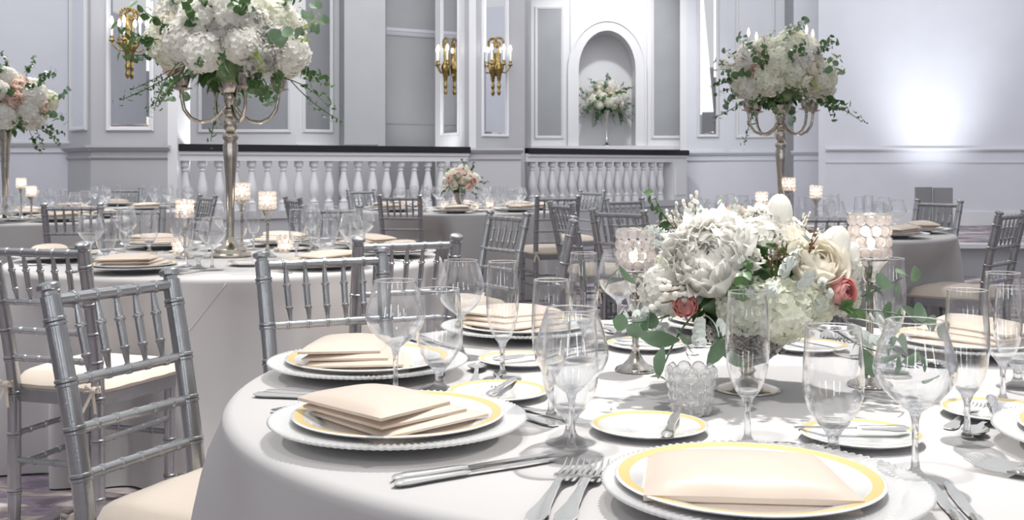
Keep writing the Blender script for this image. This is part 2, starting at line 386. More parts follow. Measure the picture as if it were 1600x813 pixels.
# corners of the sheet above
for sx, wx in ((0, wx0), (1, wx1)):
    k = [o for o in outer if abs(o[0]-wx) < 1e-6][-1 if sx == 0 else 0]; l = [o for o in outer if abs(o[1]-ZT) < 1e-6][0 if sx == 0 else -1]
    m_.add([(k[0], D_, k[1]), (wx, D_, ZT), (l[0], D_, l[1])], [(0, 1, 2)])
m_.add([(wx0, D_, 0), (wx0, D_, nsp), (nx0, D_, nsp), (nx0, D_, 0)], [(0, 1, 2, 3)]); m_.add([(nx1, D_, 0), (nx1, D_, nsp), (wx1, D_, nsp), (wx1, D_, 0)], [(0, 1, 2, 3)])
m_.add([(nx0, D_, 0), (nx1, D_, 0), (nx1, D_, nzb), (nx0, D_, nzb)], [(0, 1, 2, 3)])
hole = [(nx0, nzb)]+arc+[(nx1, nzb)]
strip(hole, hole, D_, D_+.6, m_); m_.add([(nx0, D_, nzb), (nx1, D_, nzb), (nx1, D_+.6, nzb), (nx0, D_+.6, nzb)], [(0, 1, 2, 3)])
m_.add([(x, D_+.6, z) for x, z in hole], [tuple(range(len(hole)))])
struct(m_.obj('wall_back', 'white_paint', smooth=False))
struct(MB().box((wx0-.6, D_+.7, 0), (wx1+.6, D_+.8, ZT)).obj('wall_back', 'wall_grey', smooth=False))
def arch_trim(o0, o1, proud):
    A = [(nx0-o0, nzb)]+[(ncx-(nr+o0)*cos(pi*i/NA), nsp+(nsz+o0)*sin(pi*i/NA)) for i in range(NA+1)]+[(nx1+o0, nzb)]
    B = [(nx0-o1, nzb)]+[(ncx-(nr+o1)*cos(pi*i/NA), nsp+(nsz+o1)*sin(pi*i/NA)) for i in range(NA+1)]+[(nx1+o1, nzb)]
    q = MB(); strip(A, B, D_-proud, D_-proud, q); strip(A, A, D_, D_-proud, q); strip(B, B, D_, D_-proud, q)
    struct(q.obj(trimname(), 'white_paint', smooth=False))
arch_trim(.0, .14, .03); arch_trim(.14, .17, .055)
NP = ((828, D_), (1074, D_))
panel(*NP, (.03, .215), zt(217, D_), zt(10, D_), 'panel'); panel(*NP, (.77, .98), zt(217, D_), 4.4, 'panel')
q = MB()
for x in (at(893, D_), at(1008, D_)): q.box((x-.02, D_-.025, nzb), (x+.02, D_, ZT))
struct(q.obj(trimname(), 'white_paint', smooth=False))
struct(MB().box((wx0, D_-.12, nzb-.06), (wx1, D_+.02, nzb)).obj(trimname(), 'white_paint', smooth=False))
# pilaster and walls to the right of the niche
wall('wall_back', (1072, 17.35), (1073, 17.1), 'white_paint'); wall('wall_back', (1073, 17.1), (1136, 17.0), 'wall_light')
mirror((1073, 17.1), (1136, 17.0), (.26, .80), zt(215, 17.1), 4.3, 'slim mirror on the pale pilaster to the right of the arched niche', .05)
wall('wall_back', (1136, 17.0), (1226, 16.6), 'wall_light')
panel((1136, 17.0), (1226, 16.6), (.16, .84), zt(216, 16.8), 4.3, None)
wall('wall_back', (1226, 16.6), (1240, 16.2), 'panel'); wall('wall_back', (1240, 16.2), (1290, 16.0), 'wall_light'); wall('wall_back', (1290, 16.0), (1290.5, 15.4), 'wall_light')
for a_, b_ in (((1066, 17.1), (1136, 17.0)), ((1136, 17.0), (1226, 16.6)), ((1240, 16.2), (1290, 16.0))): rail(a_, b_, 'wall_light', .7)
wall('wall_right', (1290, 15.4), (1830, 15.4), 'wall_light')
band(trimname(), (1290, 15.4), (1830, 15.4), zt(237, 15.4), zt(232, 15.4), .05, 'white_paint'); band(trimname(), (1290, 15.4), (1830, 15.4), zt(256, 15.4), zt(253, 15.4), .015, 'wall_light')
struct(MB().prism([(at(1290, 15.35), 15.37), (9.0, 15.37), (9.0, 15.4), (at(1290, 15.35), 15.4)], .33, .52).obj('baseboard_right', 'white_paint', smooth=False))
# the rest of the ballroom, behind and beside the camera
struct(MB().box((-9, -5, 0), (-8.9, 12.6, ZT)).obj('wall_left', 'wall_light', smooth=False))
struct(MB().box((9.1, -5, 0), (9.2, 15.5, ZT)).obj('wall_right', 'wall_light', smooth=False))
struct(MB().box((-9, -5, 0), (9.2, -4.9, ZT)).obj('wall_front', 'wall_grey', smooth=False))

M['window_light'] = pm('daylit_window_pane', (.93, .96, 1), .3, emis=5)  # unseen glowing panes added to put vertical streaks in the glassware
for k, (x, y) in enumerate([(-5.2, -4.88), (-1.7, -4.88), (1.9, -4.88), (5.4, -4.88)]):
    q = MB()
    for a_, b_ in (((-.36, 0, .8), (-.28, .05, 3.9)), ((.28, 0, .8), (.36, .05, 3.9)), ((-.36, 0, 3.82), (.36, .05, 3.9)), ((-.4, 0, .76), (.4, .09, .84)), ((-.28, 0, 2.3), (.28, .04, 2.36))): q.box(a_, b_)
    w_ = struct(q.obj('window_%d' % (k+1), 'white_paint', smooth=False)); w_.location = (x, y, 0)
    g_ = struct(MB().box((-.28, .005, .84), (.28, .015, 3.82)).obj('window_pane', 'window_light', w_, smooth=False))
# ------------------------------------------------------------------ balustrades
bal = [(.05, 0), (.055, 0), (.055, .07), (.035, .075), (.05, .09), (.035, .105), (.028, .125), (.045, .16), (.058, .21), (.06, .25), (.05, .32), (.036, .39), (.027, .44), (.04, .455), (.027, .47), (.03, .485), (.052, .50), (.052, .56), (0, .56)]
bal = [(r, z/.56) for r, z in bal]
def balustrade(p0, p1, n, label, post=None):
    A = Vector((at(*p0), p0[1], 0)); B = Vector((at(*p1), p1[1], 0)); d = (B-A); Ln = d.length; th_ = atan2(d.y, d.x)
    t = thing('balustrade', A, th_); tag(t, label, 'balustrade', 'balustrades along the back of the room')
    MB().box((0, -.09, 0), (Ln, .09, .62)).box((0, -.12, .56), (Ln, .12, .65)).obj('base_plinth', 'col_grey', t, False)
    MB().box((0, -.085, 1.21), (Ln, .085, 1.29)).box((0, -.11, 1.28), (Ln, .11, 1.325)).obj('top_rail', 'white_paint', t, False)
    MB().box((0, -.14, 1.322), (Ln, .14, 1.385)).box((0, -.125, 1.315), (Ln, .125, 1.392)).obj('handrail', 'black', t, False)
    e = .35 if post else 0.0
    bm = MB().lathe([(r, .65+.56*z) for r, z in bal], 16).mesh('baluster', 'white_paint', True, 50)
    for k in range(n):
        o = bpy.data.objects.new('baluster', bm); COL.objects.link(o); o.parent = t; o.location = (.16+(Ln-e-.32)*k/(n-1), 0, 0)
    if post:
        MB().box((Ln-e+.02, -.10, .65), (Ln, .10, 1.22)).box((Ln-e+.07, -.115, .72), (Ln-.05, -.10, 1.15)).obj('end_post', 'white_paint', t, False)
    return t
balustrade((266, 12.05), (727, 14.0), 19, 'long white balustrade with black handrail between the two columns')
balustrade((817, 14.75), (1066, 16.9), 15, 'white balustrade with black handrail below the arched niche', True)

# ------------------------------------------------------------------ wall sconces
def sconce():
    t = thing('wall_sconce')
    m_ = MB()
    m_.lathe([(.0, -.36), (.018, -.34), (.026, -.31), (.014, -.28), (.022, -.25), (.026, -.22), (.015, -.19), (.024, -.15), (.032, -.09), (.05, -.03), (.06, .02), (.035, .06), (.018, .10), (.022, .18), (.014, .24), (.02, .30), (0, .31)], 12, Matrix.Translation((0, -.05, 0)))
    m_.box((-.02, -.05, -.1), (.02, 0, .2)); m_.obj('backplate', 'brass', t)
    m_ = MB()
    for k in range(10):
        a = pi*(-.15+1.3*k/9); m_.ball((.075*cos(a), -.05, .32+.07*sin(a)), (.02, .014, .02), 8, 5)
    m_.ball((0, -.05, .30), (.03, .02, .04)); m_.obj('ribbon_ornament', 'brass', t)
    for k, (a, l) in enumerate(((-1.2, .16), (0, .13), (1.2, .16))):
        dx, dy = sin(a), -cos(a)
        pts = [(dx*l*s_, -.05+dy*l*s_*.8, .0-.07*sin(pi*s_*.9)+.05*s_*s_) for s_ in [i/10 for i in range(11)]]
        ar = MB().tube(pts, .009, 8)
        e_ = pts[-1]
        ar.lathe([(.008, 0), (.03, .01), (.034, .02), (.014, .028), (.02, .05), (.022, .065), (0, .065)], 12, Matrix.Translation(e_))
        ao = ar.obj('arm', 'brass', t)
        MB().lathe([(.013, .06), (.013, .19), (0, .19)], 10, Matrix.Translation(e_)).obj('candle_tube', 'wax', ao)
        MB().lathe([(.006, .19), (.017, .205), (.018, .225), (.009, .26), (0, .275)], 10, Matrix.Translation(e_)).obj('bulb', 'bulb', ao)
    return t
def facing_angle(p0, p1):
    a = Vector((at(*p0), p0[1])); b_ = Vector((at(*p1), p1[1])); d = b_-a; return atan2(d.y, d.x)
sc = sconce()
def wpt(p0, p1, f, z, off=.03):
    A = Vector((at(*p0), p0[1])); B = Vector((at(*p1), p1[1])); t_ = (B-A).normalized(); n = Vector((t_.y, -t_.x)); n = n if n.y < 0 else -n
    P = A.lerp(B, f)+n*off; return (P.x, P.y, z)
sc.location = wpt(c1, c2, .51, zt(70, 11.8)); sc.rotation_euler = (0, 0, facing_angle(c1, c2))
tag(sc, 'brass candle sconce hung over the mirror of the left column', 'wall lamp', 'brass wall sconces')
dup(sc, wpt(d0, d1, .48, zt(106, 14.5)), facing_angle(d0, d1), 'brass candle sconce on the lit white face of the middle column')
dup(sc, wpt(d1, d2, .46, zt(106, 14.3)), facing_angle(d1, d2), 'brass candle sconce on the grey shaded face of the middle column')

# ------------------------------------------------------------------ chairs
def make_chair():
    t = thing('chiavari_chair')
    hw = .158                      # half spacing of the back posts; chair faces +Y, back at y=0
    def bx(z):                     # backward rake of the posts above the seat
        return -.0 - .085*max(0, (z-.45)/.45)**1.3
    def sx(z): return hw+.012*max(0, (z-.45)/.45)
    rails = (.885, .727, .635, .545)
    for s_ in (-1, 1):
        m_ = MB(); zs = [0, .06]
        marks = [.12, .30, .43, .545, .635, .727, .845]
        st = []
        z = 0.0
        for mk in marks: st += [(mk-.018, 1), (mk-.0085, 1), (mk-.0065, 1.13), (mk-.0015, 1.13), (mk, 1.0), (mk+.0015, 1.13), (mk+.0065, 1.13), (mk+.0085, 1), (mk+.018, 1)]
        st = [(0, .9)]+st+[(.20, 1), (.37, 1), (.49, 1), (.59, 1), (.68, 1), (.78, 1), (.895, 1.0)]; st.sort()
        st += [(.8965, .80), (.9035, .76), (.906, 1.06), (.9075, 1.16), (.9155, 1.17), (.9185, 1.06), (.922, .62), (.923, .2)]
        m_.tube([(s_*sx(z), bx(z), z) for z, _ in st], [.0205*k*(1-.12*max(0, (z-.5))) for z, k in st], 14)
        m_.obj('back_post', 'chair', t, True, 30)
    def xbar(name, z0, y0, r, nr, half):
        MB().bamboo((-half, y0, z0), (half, y0, z0), r, r, [(k+1)/(nr+1) for k in range(nr)], 12, 1.16, .005).obj(name, 'chair', t, True, 30)
    xbar('top_rail', rails[0], bx(rails[0]), .0125, 5, sx(.885))
    for z in rails[1:]: xbar('back_slat', z, bx(z), .0105, 5, sx(z))
    for k in range(5):
        x = -hw*.98+2*hw*.98*(k+1)/6
        a = Vector((x, bx(.727), .727)); b_ = Vector((x*1.05, bx(.885), .885)); st = []
        for q, r in ((0, .5), (.06, .55), (.24, .95), (.27, 1.25), (.285, 1.25), (.30, 1), (.34, 1), (.62, 1.05), (.645, 1.4), (.665, 1.35), (.68, 1.0), (.92, .6), (1, .55)): st.append((q, r))
        MB().tube([a.lerp(b_, q) for q, _ in st], [.0085*r for _, r in st], 10).obj('spindle', 'chair', t, True, 30)
    # seat frame
    fw = .195; sd = .385
    m_ = MB(); poly = [(-hw-.01, 0), (-fw, sd-.03), (-fw+.03, sd), (fw-.03, sd), (fw, sd-.03), (hw+.01, 0)]
    m_.prism(poly[::-1], .405, .445); m_.obj('seat_frame', 'chair', t, False)
    for s_ in (-1, 1):
        x = s_*(fw-.025); y = sd-.03
        MB().bamboo((x, y, 0), (x, y, .41), .0165, .019, [.25, .55, .85], 12).obj('front_leg', 'chair', t, True, 30)
        for z in (.20, .30):
            MB().bamboo((s_*hw, 0, z), (x, y, z), .0095, .0095, [.2, .4, .6, .8], 10, 1.25, .005).obj('side_stretcher', 'chair', t, True, 30)
    MB().bamboo((-fw+.025, sd-.03, .25), (fw-.025, sd-.03, .25), .0095, .0095, [.2, .4, .6, .8], 10, 1.25, .005).obj('front_stretcher', 'chair', t, True, 30)
    MB().bamboo((-hw, 0, .22), (hw, 0, .22), .0095, .0095, [.25, .5, .75], 10, 1.25, .005).obj('rear_stretcher', 'chair', t, True, 30)
    # cushion
    m_ = MB(); n = 14; zb, zh = .446, .056
    def f(u): return max(0.0, 1-abs(u)**7)**.4
    def xy(u, v):
        w = hw+.02+(fw+.01-hw-.02)*v; k = 2*u-1
        return w*k*(1-.04*(2*v-1)**6), .012+(sd)*v
    def top(u, v):
        x, y = xy(u, v); e = f(2*u-1)*f(2*v-1)
        return (x*(1+.02*e), y, zb+.012+zh*e*(.82+.18*(1-(2*u-1)**2)*(1-(2*v-1)**2))+.003*noise.noise((x*14, y*14, 1)))
    def bot(u, v):
        x, y = xy(u, v); return (x*.97, y, zb)
    m_.grid(top, n, n); m_.grid(bot, n, n)
    per = [(i/n, 0) for i in range(n)]+[(1, i/n) for i in range(n)]+[(1-i/n, 1) for i in range(n)]+[(0, 1-i/n) for i in range(n)]
    k = len(per); m_.add([top(*p) for p in per]+[bot(*p) for p in per], [(i, k+i, k+(i+1) % k, (i+1) % k) for i in range(k)])
    cu = m_.obj('cushion', 'cushion', t, True, 70, label='ivory padded seat cushion')
    for s_ in (-1, 1):
        w = MB()
        w.ball((s_*(hw+.005), -.026, .462), (.017, .012, .012))
        for g in (-1, 1):
            P = [(s_*(hw+.005)+g*.008*q, -.03-.006*q, .462-.022*q) for q in range(4)]
            w.add([(x-.007, y, z) for x, y, z in P]+[(x+.007, y-.003, z) for x, y, z in P], [(i, i+1, 5+i, 4+i) for i in range(3)])
            w.tube([(s_*(hw+.005), -.028, .462), (s_*(hw+.005)+g*.026, -.032, .476), (s_*(hw+.005)+g*.03, -.034, .458), (s_*(hw+.005)+g*.004, -.03, .46)], .004, 6)
        w.obj('tie', 'cushion', cu, True)
    return t
chair = make_chair()
CH_LIST = [
 ((-.825, 2.34), (.905, -.42), 'silver bamboo-style chair with ivory cushion drawn up beside the near grey tablecloth'),
 ((-1.45, 3.42), (.30, .95), 'silver chair cut off by the left frame edge, its ivory cushion in full view'),
 ((-.51, 3.04), (.46, -.89), 'silver chair between the two front tables, left of the two overlapping backs'),
 ((-.35, 3.70), (-.41, .91), 'silver chair with its back to us beyond the near table, right of the overlapping backs'),
 ((-.035, 5.62), (-.83, -.55), 'angled silver chair right of the candelabra table, before the long grey cloth'),
 ((.257, 4.97), (-.99, .05), 'silver chair seen edge-on with one thick post above the wine glasses'),
 ((-.905, 9.0), (.2, .98), 'silver chair pushed in at the near side of the vase table, back squarely to us'),
 ((-1.62, 8.3), (.87, .48), 'dark-looking silver chair seen from the side before the long balustrade'),
 ((-1.5, 11.15), (.75, -.66), 'small distant silver chair behind the vase table glasses'),
 ((-1.06, 6.5), (-.1, -1), 'silver chair on the far side of the candelabra table, facing us'),
 ((-2.74, 6.95), (-.1, 1), 'silver chair at the far left table, topmost behind the cluster of goblets'),
 ((-2.17, 6.35), (.2, -.98), 'silver chair across the candelabra table behind the left goblets'),
 ((-2.45, 8.9), (-.81, -.58), 'dark-looking silver chair just left of the tall candelabra stem'),
 ((.36, 8.8), (-.25, .97), 'silver chair at the vase table with a tied cushion, right of its cloth'),
 ((.33, 7.2), (.93, .37), 'narrow silver chair turned sideways between the vase table and the far right table'),
 ((.58, 6.0), (.66, .75), 'silver chair behind the left crystal candle holder, its post leaning outward'),
 ((.82, 8.0), (.59, -.8), 'silver chair just behind the one beside the left crystal candle holder'),
 ((.75, 10.6), (-.8, -.6), 'faint silver chair under the niche balustrade with a pale cushion'),
 ((1.5, 5.5), (.1, 1), 'silver chair mostly hidden by the big flower centrepiece'),
 ((2.9, 7.6), (-.84, -.54), 'silver chair in front of the grey folding board at the far right table'),
 ((2.6, 5.83), (-.7, .7), 'silver chair cut off by the right frame edge before the lit wall'),
 ((-4.1, 11.75), (.2, -.98), 'distant silver chair behind the rearmost glasses by the left column'),
]
for k, (p, fd, lb) in enumerate(CH_LIST):
    a = atan2(fd[1], fd[0])-pi/2; n = Vector(fd).normalized()
    loc = (p[0]+n.x*.07, p[1]+n.y*.07, 0)
    if k == 0:
        chair.location = loc; chair.rotation_euler = (0, 0, a); tag(chair, lb, 'chair', 'silver ballroom chairs around the tables')
        chair['label'] = lb
    else: dup(chair, loc, a, lb)

# ------------------------------------------------------------------ tables and cloths
TABLES = {  # centre, radius, words
 'near': ((.395, 2.035), .895, 'the near table'),
 'cand': ((-1.23, 4.88), .92, 'the candelabra table'),
 'left': ((-3.85, 8.45), .9, 'the far left table'),
 'vase': ((-.48, 10.2), .9, 'the middle far table'),
 'right': ((1.72, 6.8), .93, 'the far right table'),
 'rear': ((-3.65, 10.65), .85, 'the rearmost left table')}
def make_table(key):
    (cx, cy_), r, w = TABLES[key]
    t = thing('round_table', (cx, cy_, 0)); tag(t, 'round folding table hidden under the cloth of '+w, 'table', 'round banquet tables')
    MB().lathe([(0, TH-.036), (r-.02, TH-.036), (r-.012, TH-.02), (r-.02, TH-.006), (0, TH-.006)], 48).obj('tabletop', 'wood', t, True, 40)
    for k in range(4):
        a = pi/4+k*pi/2; MB().tube([(.45*cos(a), .45*sin(a), TH-.036), (.5*cos(a), .5*sin(a), .0)], .016, 10).obj('leg', 'steel', t)
CLOTH_LB = {'near': 'pale grey floor-length tablecloth of the near table in the right foreground',
 'cand': 'grey floor-length cloth with a diagonal seam under the tall candelabra',
 'left': 'grey cloth of the table cut off by the left frame edge', 'vase': 'grey cloth of the far table with the small flower vase',
 'right': 'softly pleated grey cloth of the far right table', 'rear': 'grey cloth of the table half hidden beside the left column'}
def make_cloth(key, seed, nf, amp, flare):
    (cx, cy_), r, w = TABLES[key]; rnd = random.Random(seed)
    ph = [rnd.uniform(0, 6.28) for _ in range(5)]; n = 288
    def fold(a):
        return (sin(nf*a+ph[0])+.6*sin((nf*1.0+3)*a+ph[1]*1.3)+.45*sin((nf//2+1)*a+ph[2]))/2.05
    m_ = MB(); prof = [(0, TH), (r*.5, TH), (r-.06, TH), (r-.02, TH)]
    rows = []
    for q in range(1, 7):
        a = q/6*pi/2; rows.append((r-.02+.022*sin(a), TH-.022*(1-cos(a)), 0, 0))
    for q in range(1, 17):
        s_ = q/16; rows.append((r+.002+flare*s_**1.1, TH-.022-(TH-.028)*s_, amp*s_**.55, s_))
    vs = []
    for rr, z in prof:
        for i in range(n): a = 2*pi*i/n; vs.append((rr*cos(a), rr*sin(a), z))
    for rr, z, am, s_ in rows:
        for i in range(n):
            a = 2*pi*i/n; q = rr+am*fold(a)+(am*.3)*sin(5*a+3*s_+ph[3]); vs.append((q*cos(a), q*sin(a), z))
    push = [0.0]*n
    for p_, fd, _l in CH_LIST:
        f_ = Vector(fd).normalized(); g_ = Vector((f_.y, -f_.x)); o_ = Vector(p_)+f_*.07-Vector((cx, cy_))
        if o_.length > r+.75: continue
        for i in range(n):
            a = 2*pi*i/n; d_ = Vector((cos(a), sin(a))); q = r+amp+flare+.03
            while q > .45:
                w_ = d_*q-o_; y_l = w_.dot(f_); x_l = w_.dot(g_)
                if abs(x_l) < .235 and -.05 < y_l < .425: push[i] = max(push[i], r+amp+flare+.03-q+.02)
                q -= .01
    wd = 5
    dil = [max(push[(i+k) % n] for k in range(-wd, wd+1)) for i in range(n)]
    push = [sum(dil[(i+k) % n] for k in range(-wd, wd+1))/(2*wd+1) for i in range(n)]
    lim = r+amp+flare+.03
    for k, (x, y, z) in enumerate(vs):
        p_ = push[k % n]
        if p_ > 0 and z < TH-.02:
            w_ = min(1, (TH-.02-z)/.17); q = sqrt(x*x+y*y); t_ = min(q, lim-p_); q2 = q+(t_-q)*w_; vs[k] = (x*q2/q, y*q2/q, z)
    K = len(prof)+len(rows)
    fs = [(k*n+i, k*n+(i+1) % n, (k+1)*n+(i+1) % n, (k+1)*n+i) for k in range(K-1) for i in range(n)]
    m_.add(vs, fs); o = m_.obj('tablecloth', 'cloth'); o.location = (cx, cy_, 0)
    if key == 'cand':
        P = []
        for k in range(15):
            q = k/14; a = R(-77-17*q); z = TH-.02-.36*q; s_ = min(1, max(0, (TH-.022-z)/(TH-.028))); rr = r+.003+flare*s_**1.1+amp*s_**.55*fold(a)+amp*s_**.55*.3*sin(5*a+3*s_+ph[3]); P.append((rr*cos(a), rr*sin(a), z))
        MB().tube(P, .0022, 6).obj('hem_seam', 'cloth', o)
    tag(o, CLOTH_LB[key], 'tablecloth', 'grey tablecloths')
    return o
CL = [('near', 3, 13, .07, .08), ('cand', 8, 13, .11, .06), ('left', 5, 14, .035, .05), ('vase', 6, 14, .07, .05), ('right', 9, 22, .06, .07), ('rear', 12, 14, .03, .04)]
for a_ in CL: make_table(a_[0]); make_cloth(*a_)

# ------------------------------------------------------------------ glassware
def gl(name, prof, bowl):
    """stemmed glass: base, stem and bowl are one continuous blown piece"""
    top = max(z for _, z in prof); ms = []
    for (r0, z0), (r1, z1) in zip(prof, prof[1:]):
        solid = (.010 < max(z0, z1) < top*bowl) or (z0 >= top*.985 and z1 >= top*.985)
        ms.append(2 if max(z0, z1) <= .010 else 1 if solid else 0)
    return MB().lathe(prof, 40, ms=ms).obj(name, ['glass', 'glass_solid', 'glass_base'], None, True)
wine_p = [(0, .0), (.044, .0), (.046, .0015), (.044, .0025), (.03, .004), (.012, .009), (.006, .016), (.0042, .03), (.004, .06), (.0048, .078), (.008, .088), (.018, .096), (.032, .107), (.043, .120), (.050, .134), (.0518, .142), (.0505, .152), (.0455, .171), (.0398, .190), (.0355, .205)]
wine_i = [(.0348, .205), (.0388, .190), (.0445, .171), (.0495, .152), (.0508, .142), (.049, .1345), (.042, .121), (.031, .1085), (.017, .098), (.006, .0925), (0, .091)]
flute_p = [(0, 0), (.036, 0), (.0375, .0015), (.036, .0025), (.022, .004), (.009, .009), (.005, .018), (.0042, .04), (.0048, .058), (.009, .070), (.017, .080), (.024, .095), (.029, .115), (.031, .14), (.0308, .165), (.029, .195), (.0275, .222)]
flute_i = [(.0268, .222), (.0283, .195), (.0300, .165), (.0302, .14), (.0281, .115), (.023, .096), (.016, .082), (.006, .075), (0, .074)]
water_p = [(0, 0), (.036, 0), (.038, .0015), (.036, .003), (.022, .005), (.011, .011), (.007, .020), (.0075, .030), (.013, .040), (.024, .052), (.034, .068), (.040, .088), (.0415, .11), (.040, .14), (.037, .182)]
water_i = [(.0362, .182), (.039, .14), (.0405, .11), (.039, .0885), (.033, .069), (.022, .054), (.010, .046), (0, .045)]
def rimmed(p, i):
    r, z = p[-1]; return p[:-1]+[(r, z-.0018), (r+.0004, z-.0006), (r-.0003, z), (r-.0010, z-.0003), (r-.0011, z-.0018)]+i[1:]
GL = {'wine_glass': gl('wine_glass', rimmed(wine_p, wine_i), .475), 'champagne_flute': gl('champagne_flute', rimmed(flute_p, flute_i), .37), 'water_goblet': gl('water_goblet', rimmed(water_p, water_i), .30)}
GW = {'wine_glass': 'wide-bowled wine glass', 'champagne_flute': 'tall champagne flute', 'water_goblet': 'short water goblet'}
USED = set()
def place(src, loc, rz, label, cat, group):
    """the first use of a source moves the source itself, later ones copy it"""
    if src.name not in USED:
        USED.add(src.name); o = src; o.location = loc; o.rotation_euler = (0, 0, rz); tag(o, label, cat, group)
    else:
        o = dup(src, loc, rz, label); o['group'] = group; o['category'] = cat
    return o

# ------------------------------------------------------------------ china, napkins and cutlery
NR = 216
def chm(r, z, a, k):
    w = cos(a*108)
    if k in (7, 8, 9, 10): return r+.0016*w, z+.0010*w
    if k in (5, 6, 11, 12): return r, z+.0011*w
    return r, z
charger = MB().lathe([(0, .010), (.070, .010), (.072, .0), (.076, .0), (.082, .011), (.115, .018), (.16, .0225), (.1865, .0250), (.190, .0265), (.1898, .029), (.1865, .0300), (.16, .0260), (.115, .0215), (.085, .0145), (0, .013)], NR, mod=chm).obj('charger_plate', 'charger', None, True)
def plate(name, R_, h, ft):
    p = [(0, .003), (ft-.004, .003), (ft, 0), (ft+.004, 0), (ft+.006, .003), (R_*.75, h*.45), (R_-.002, h-.002), (R_, h), (R_-.002, h+.0015), (R_-.004, h+.0012), (R_-.004-R_*.085, h-.0012), (R_*.70, h*.42+.003), (R_*.62, .0065), (0, .006)]
    ms = [0]*(len(p)-1); ms[9] = 1
    return MB().lathe(p, 96, ms=ms).obj(name, ['china', 'gold'], None, True, 50)
dinner = plate('dinner_plate', .157, .020, .085); bread = plate('bread_plate', .088, .013, .045)
def slab(m_, c4, z0, t_, n=16, ex=6, bul=.25, dz=(0, 0, 0, 0)):
    def f(u): return max(0.0, 1-abs(u)**ex)**.35
    def P(u, v):
        a, b_, c, d = c4; x = (a[0]*(1-u)+b_[0]*u)*(1-v)+(d[0]*(1-u)+c[0]*u)*v; y = (a[1]*(1-u)+b_[1]*u)*(1-v)+(d[1]*(1-u)+c[1]*u)*v
        z = (dz[0]*(1-u)+dz[1]*u)*(1-v)+(dz[3]*(1-u)+dz[2]*u)*v
        k = 1-.06*bul*4*(4*u*(1-u))*abs(2*v-1)**2; return x, y, z0+z
    def top(u, v):
        x, y, z = P(u, v); e = f(2*u-1)*f(2*v-1)
        return (x, y, z+t_*(.35+.65*e)*(1-bul+bul*(1-(2*u-1)**2)*(1-(2*v-1)**2)+.06*noise.noise((x*18, y*18, z0*50))))
    def bot(u, v):
        x, y, z = P(u, v); return (x, y, z)
    m_.grid(top, n, n); m_.grid(bot, n, n)
    per = [(i/n, 0) for i in range(n)]+[(1, i/n) for i in range(n)]+[(1-i/n, 1) for i in range(n)]+[(0, 1-i/n) for i in range(n)]
    k = len(per); m_.add([top(*p) for p in per]+[bot(*p) for p in per], [(i, k+i, k+(i+1) % k, (i+1) % k) for i in range(k)])
# local frame of a place setting: +x = the guest's right, +y = towards the table centre
na = MB(); slab(na, [(-.115, -.105), (.118, -.11), (.112, .068), (-.108, .073)], 0, .012, bul=.1)
slab(na, [(-.118, -.10), (.121, -.105), (.108, .065), (-.104, .07)], .0085, .028, bul=.35)
napkin_a = na.obj('folded_napkin', 'napkin', None, True, 60)
nb = MB(); slab(nb, [(-.10, -.10), (.115, -.115), (.125, .085), (-.085, .07)], 0, .007, bul=.1)
slab(nb, [(-.09, -.10), (.12, -.11), (.115, .075), (-.08, .05)], .006, .010, bul=.2, dz=(0, .002, .004, 0))
slab(nb, [(-.10, -.105), (.112, -.112), (.102, .045), (-.09, .035)], .013, .011, bul=.2, dz=(0, .004, .004, 0))
slab(nb, [(-.108, -.11), (.118, -.118), (.085, .028), (-.10, .03)], .021, .017, bul=.45, dz=(0, .006, .004, .0))
nb.v = [(x, y, z*1.3) for x, y, z in nb.v]
napkin_b = nb.obj('folded_napkin', 'napkin', None, True, 60)

def blade(m_, pts, z0, th, T=None):
    """flat shape from an outline, thick TH with a raised middle"""
    n = len(pts); cx = sum(p[0] for p in pts)/n; cy_ = sum(p[1] for p in pts)/n
    m_.prism(pts, z0, z0+th, 0, T)
def knife(L_=.245, name='dinner_knife'):
    m_ = MB(); hl = L_*.42
    m_.tube([(0, 0, .005), (0, .006, .005), (0, .02, .005), (0, hl*.5, .005), (0, hl-.004, .005), (0, hl+.006, .005)], [.003, .008, .0095, .0075, .0065, .004], 10, Matrix.Translation((0, 0, 0)) @ Matrix.Diagonal((1, 1, .55, 1)) @ Matrix.Translation((0, 0, .0045)))
    o_ = [(-.006, hl), (.004, hl), (.006, L_*.75), (.005, L_*.92), (.0, L_), (-.005, L_-.008), (-.008, L_*.8), (-.008, L_*.55)]
    m_.prism(o_, .003, .0052)
    o = m_.obj(name, 'silver', None, True, 40); return o
def ribbon(m_, secs, th=.0022, T=None):
    """secs: (y, halfwidth, z, dish) cross sections along y"""
    vs = []; n = 7
    for y, w, z, d in secs:
        for i in range(n):
            u = 2*i/(n-1)-1; vs.append((w*u, y, z+d*u*u))
    for y, w, z, d in secs:
        for i in range(n):
            u = 2*i/(n-1)-1; vs.append((w*u*.97, y, z+d*u*u+th))
    K = len(secs); fs = []
    for q in (0, K*n):
        for k in range(K-1):
            for i in range(n-1): fs.append((q+k*n+i, q+k*n+i+1, q+(k+1)*n+i+1, q+(k+1)*n+i))
    for k in range(K-1):
        for i in (0, n-1): fs.append((k*n+i, (k+1)*n+i, K*n+(k+1)*n+i, K*n+k*n+i))
    for k in (0, K-1):
        for i in range(n-1): fs.append((k*n+i, k*n+i+1, K*n+k*n+i+1, K*n+k*n+i))
    m_.add(vs, fs, 0, T)
HAND = [(0, .004, .002, 0), (.004, .009, .002, 0), (.02, .0115, .003, -.0005), (.05, .007, .005, -.0005), (.09, .0042, .008, 0), (.12, .0038, .010, 0)]
def spoon():
    m_ = MB(); ribbon(m_, HAND+[(.128, .005, .009, 0), (.136, .011, .006, .003), (.148, .0175, .0035, .006), (.162, .0195, .002, .0075), (.176, .0165, .003, .006), (.186, .009, .0055, .003), (.190, .003, .008, .001)])
    return m_.obj('spoon', 'silver', None, True, 50)
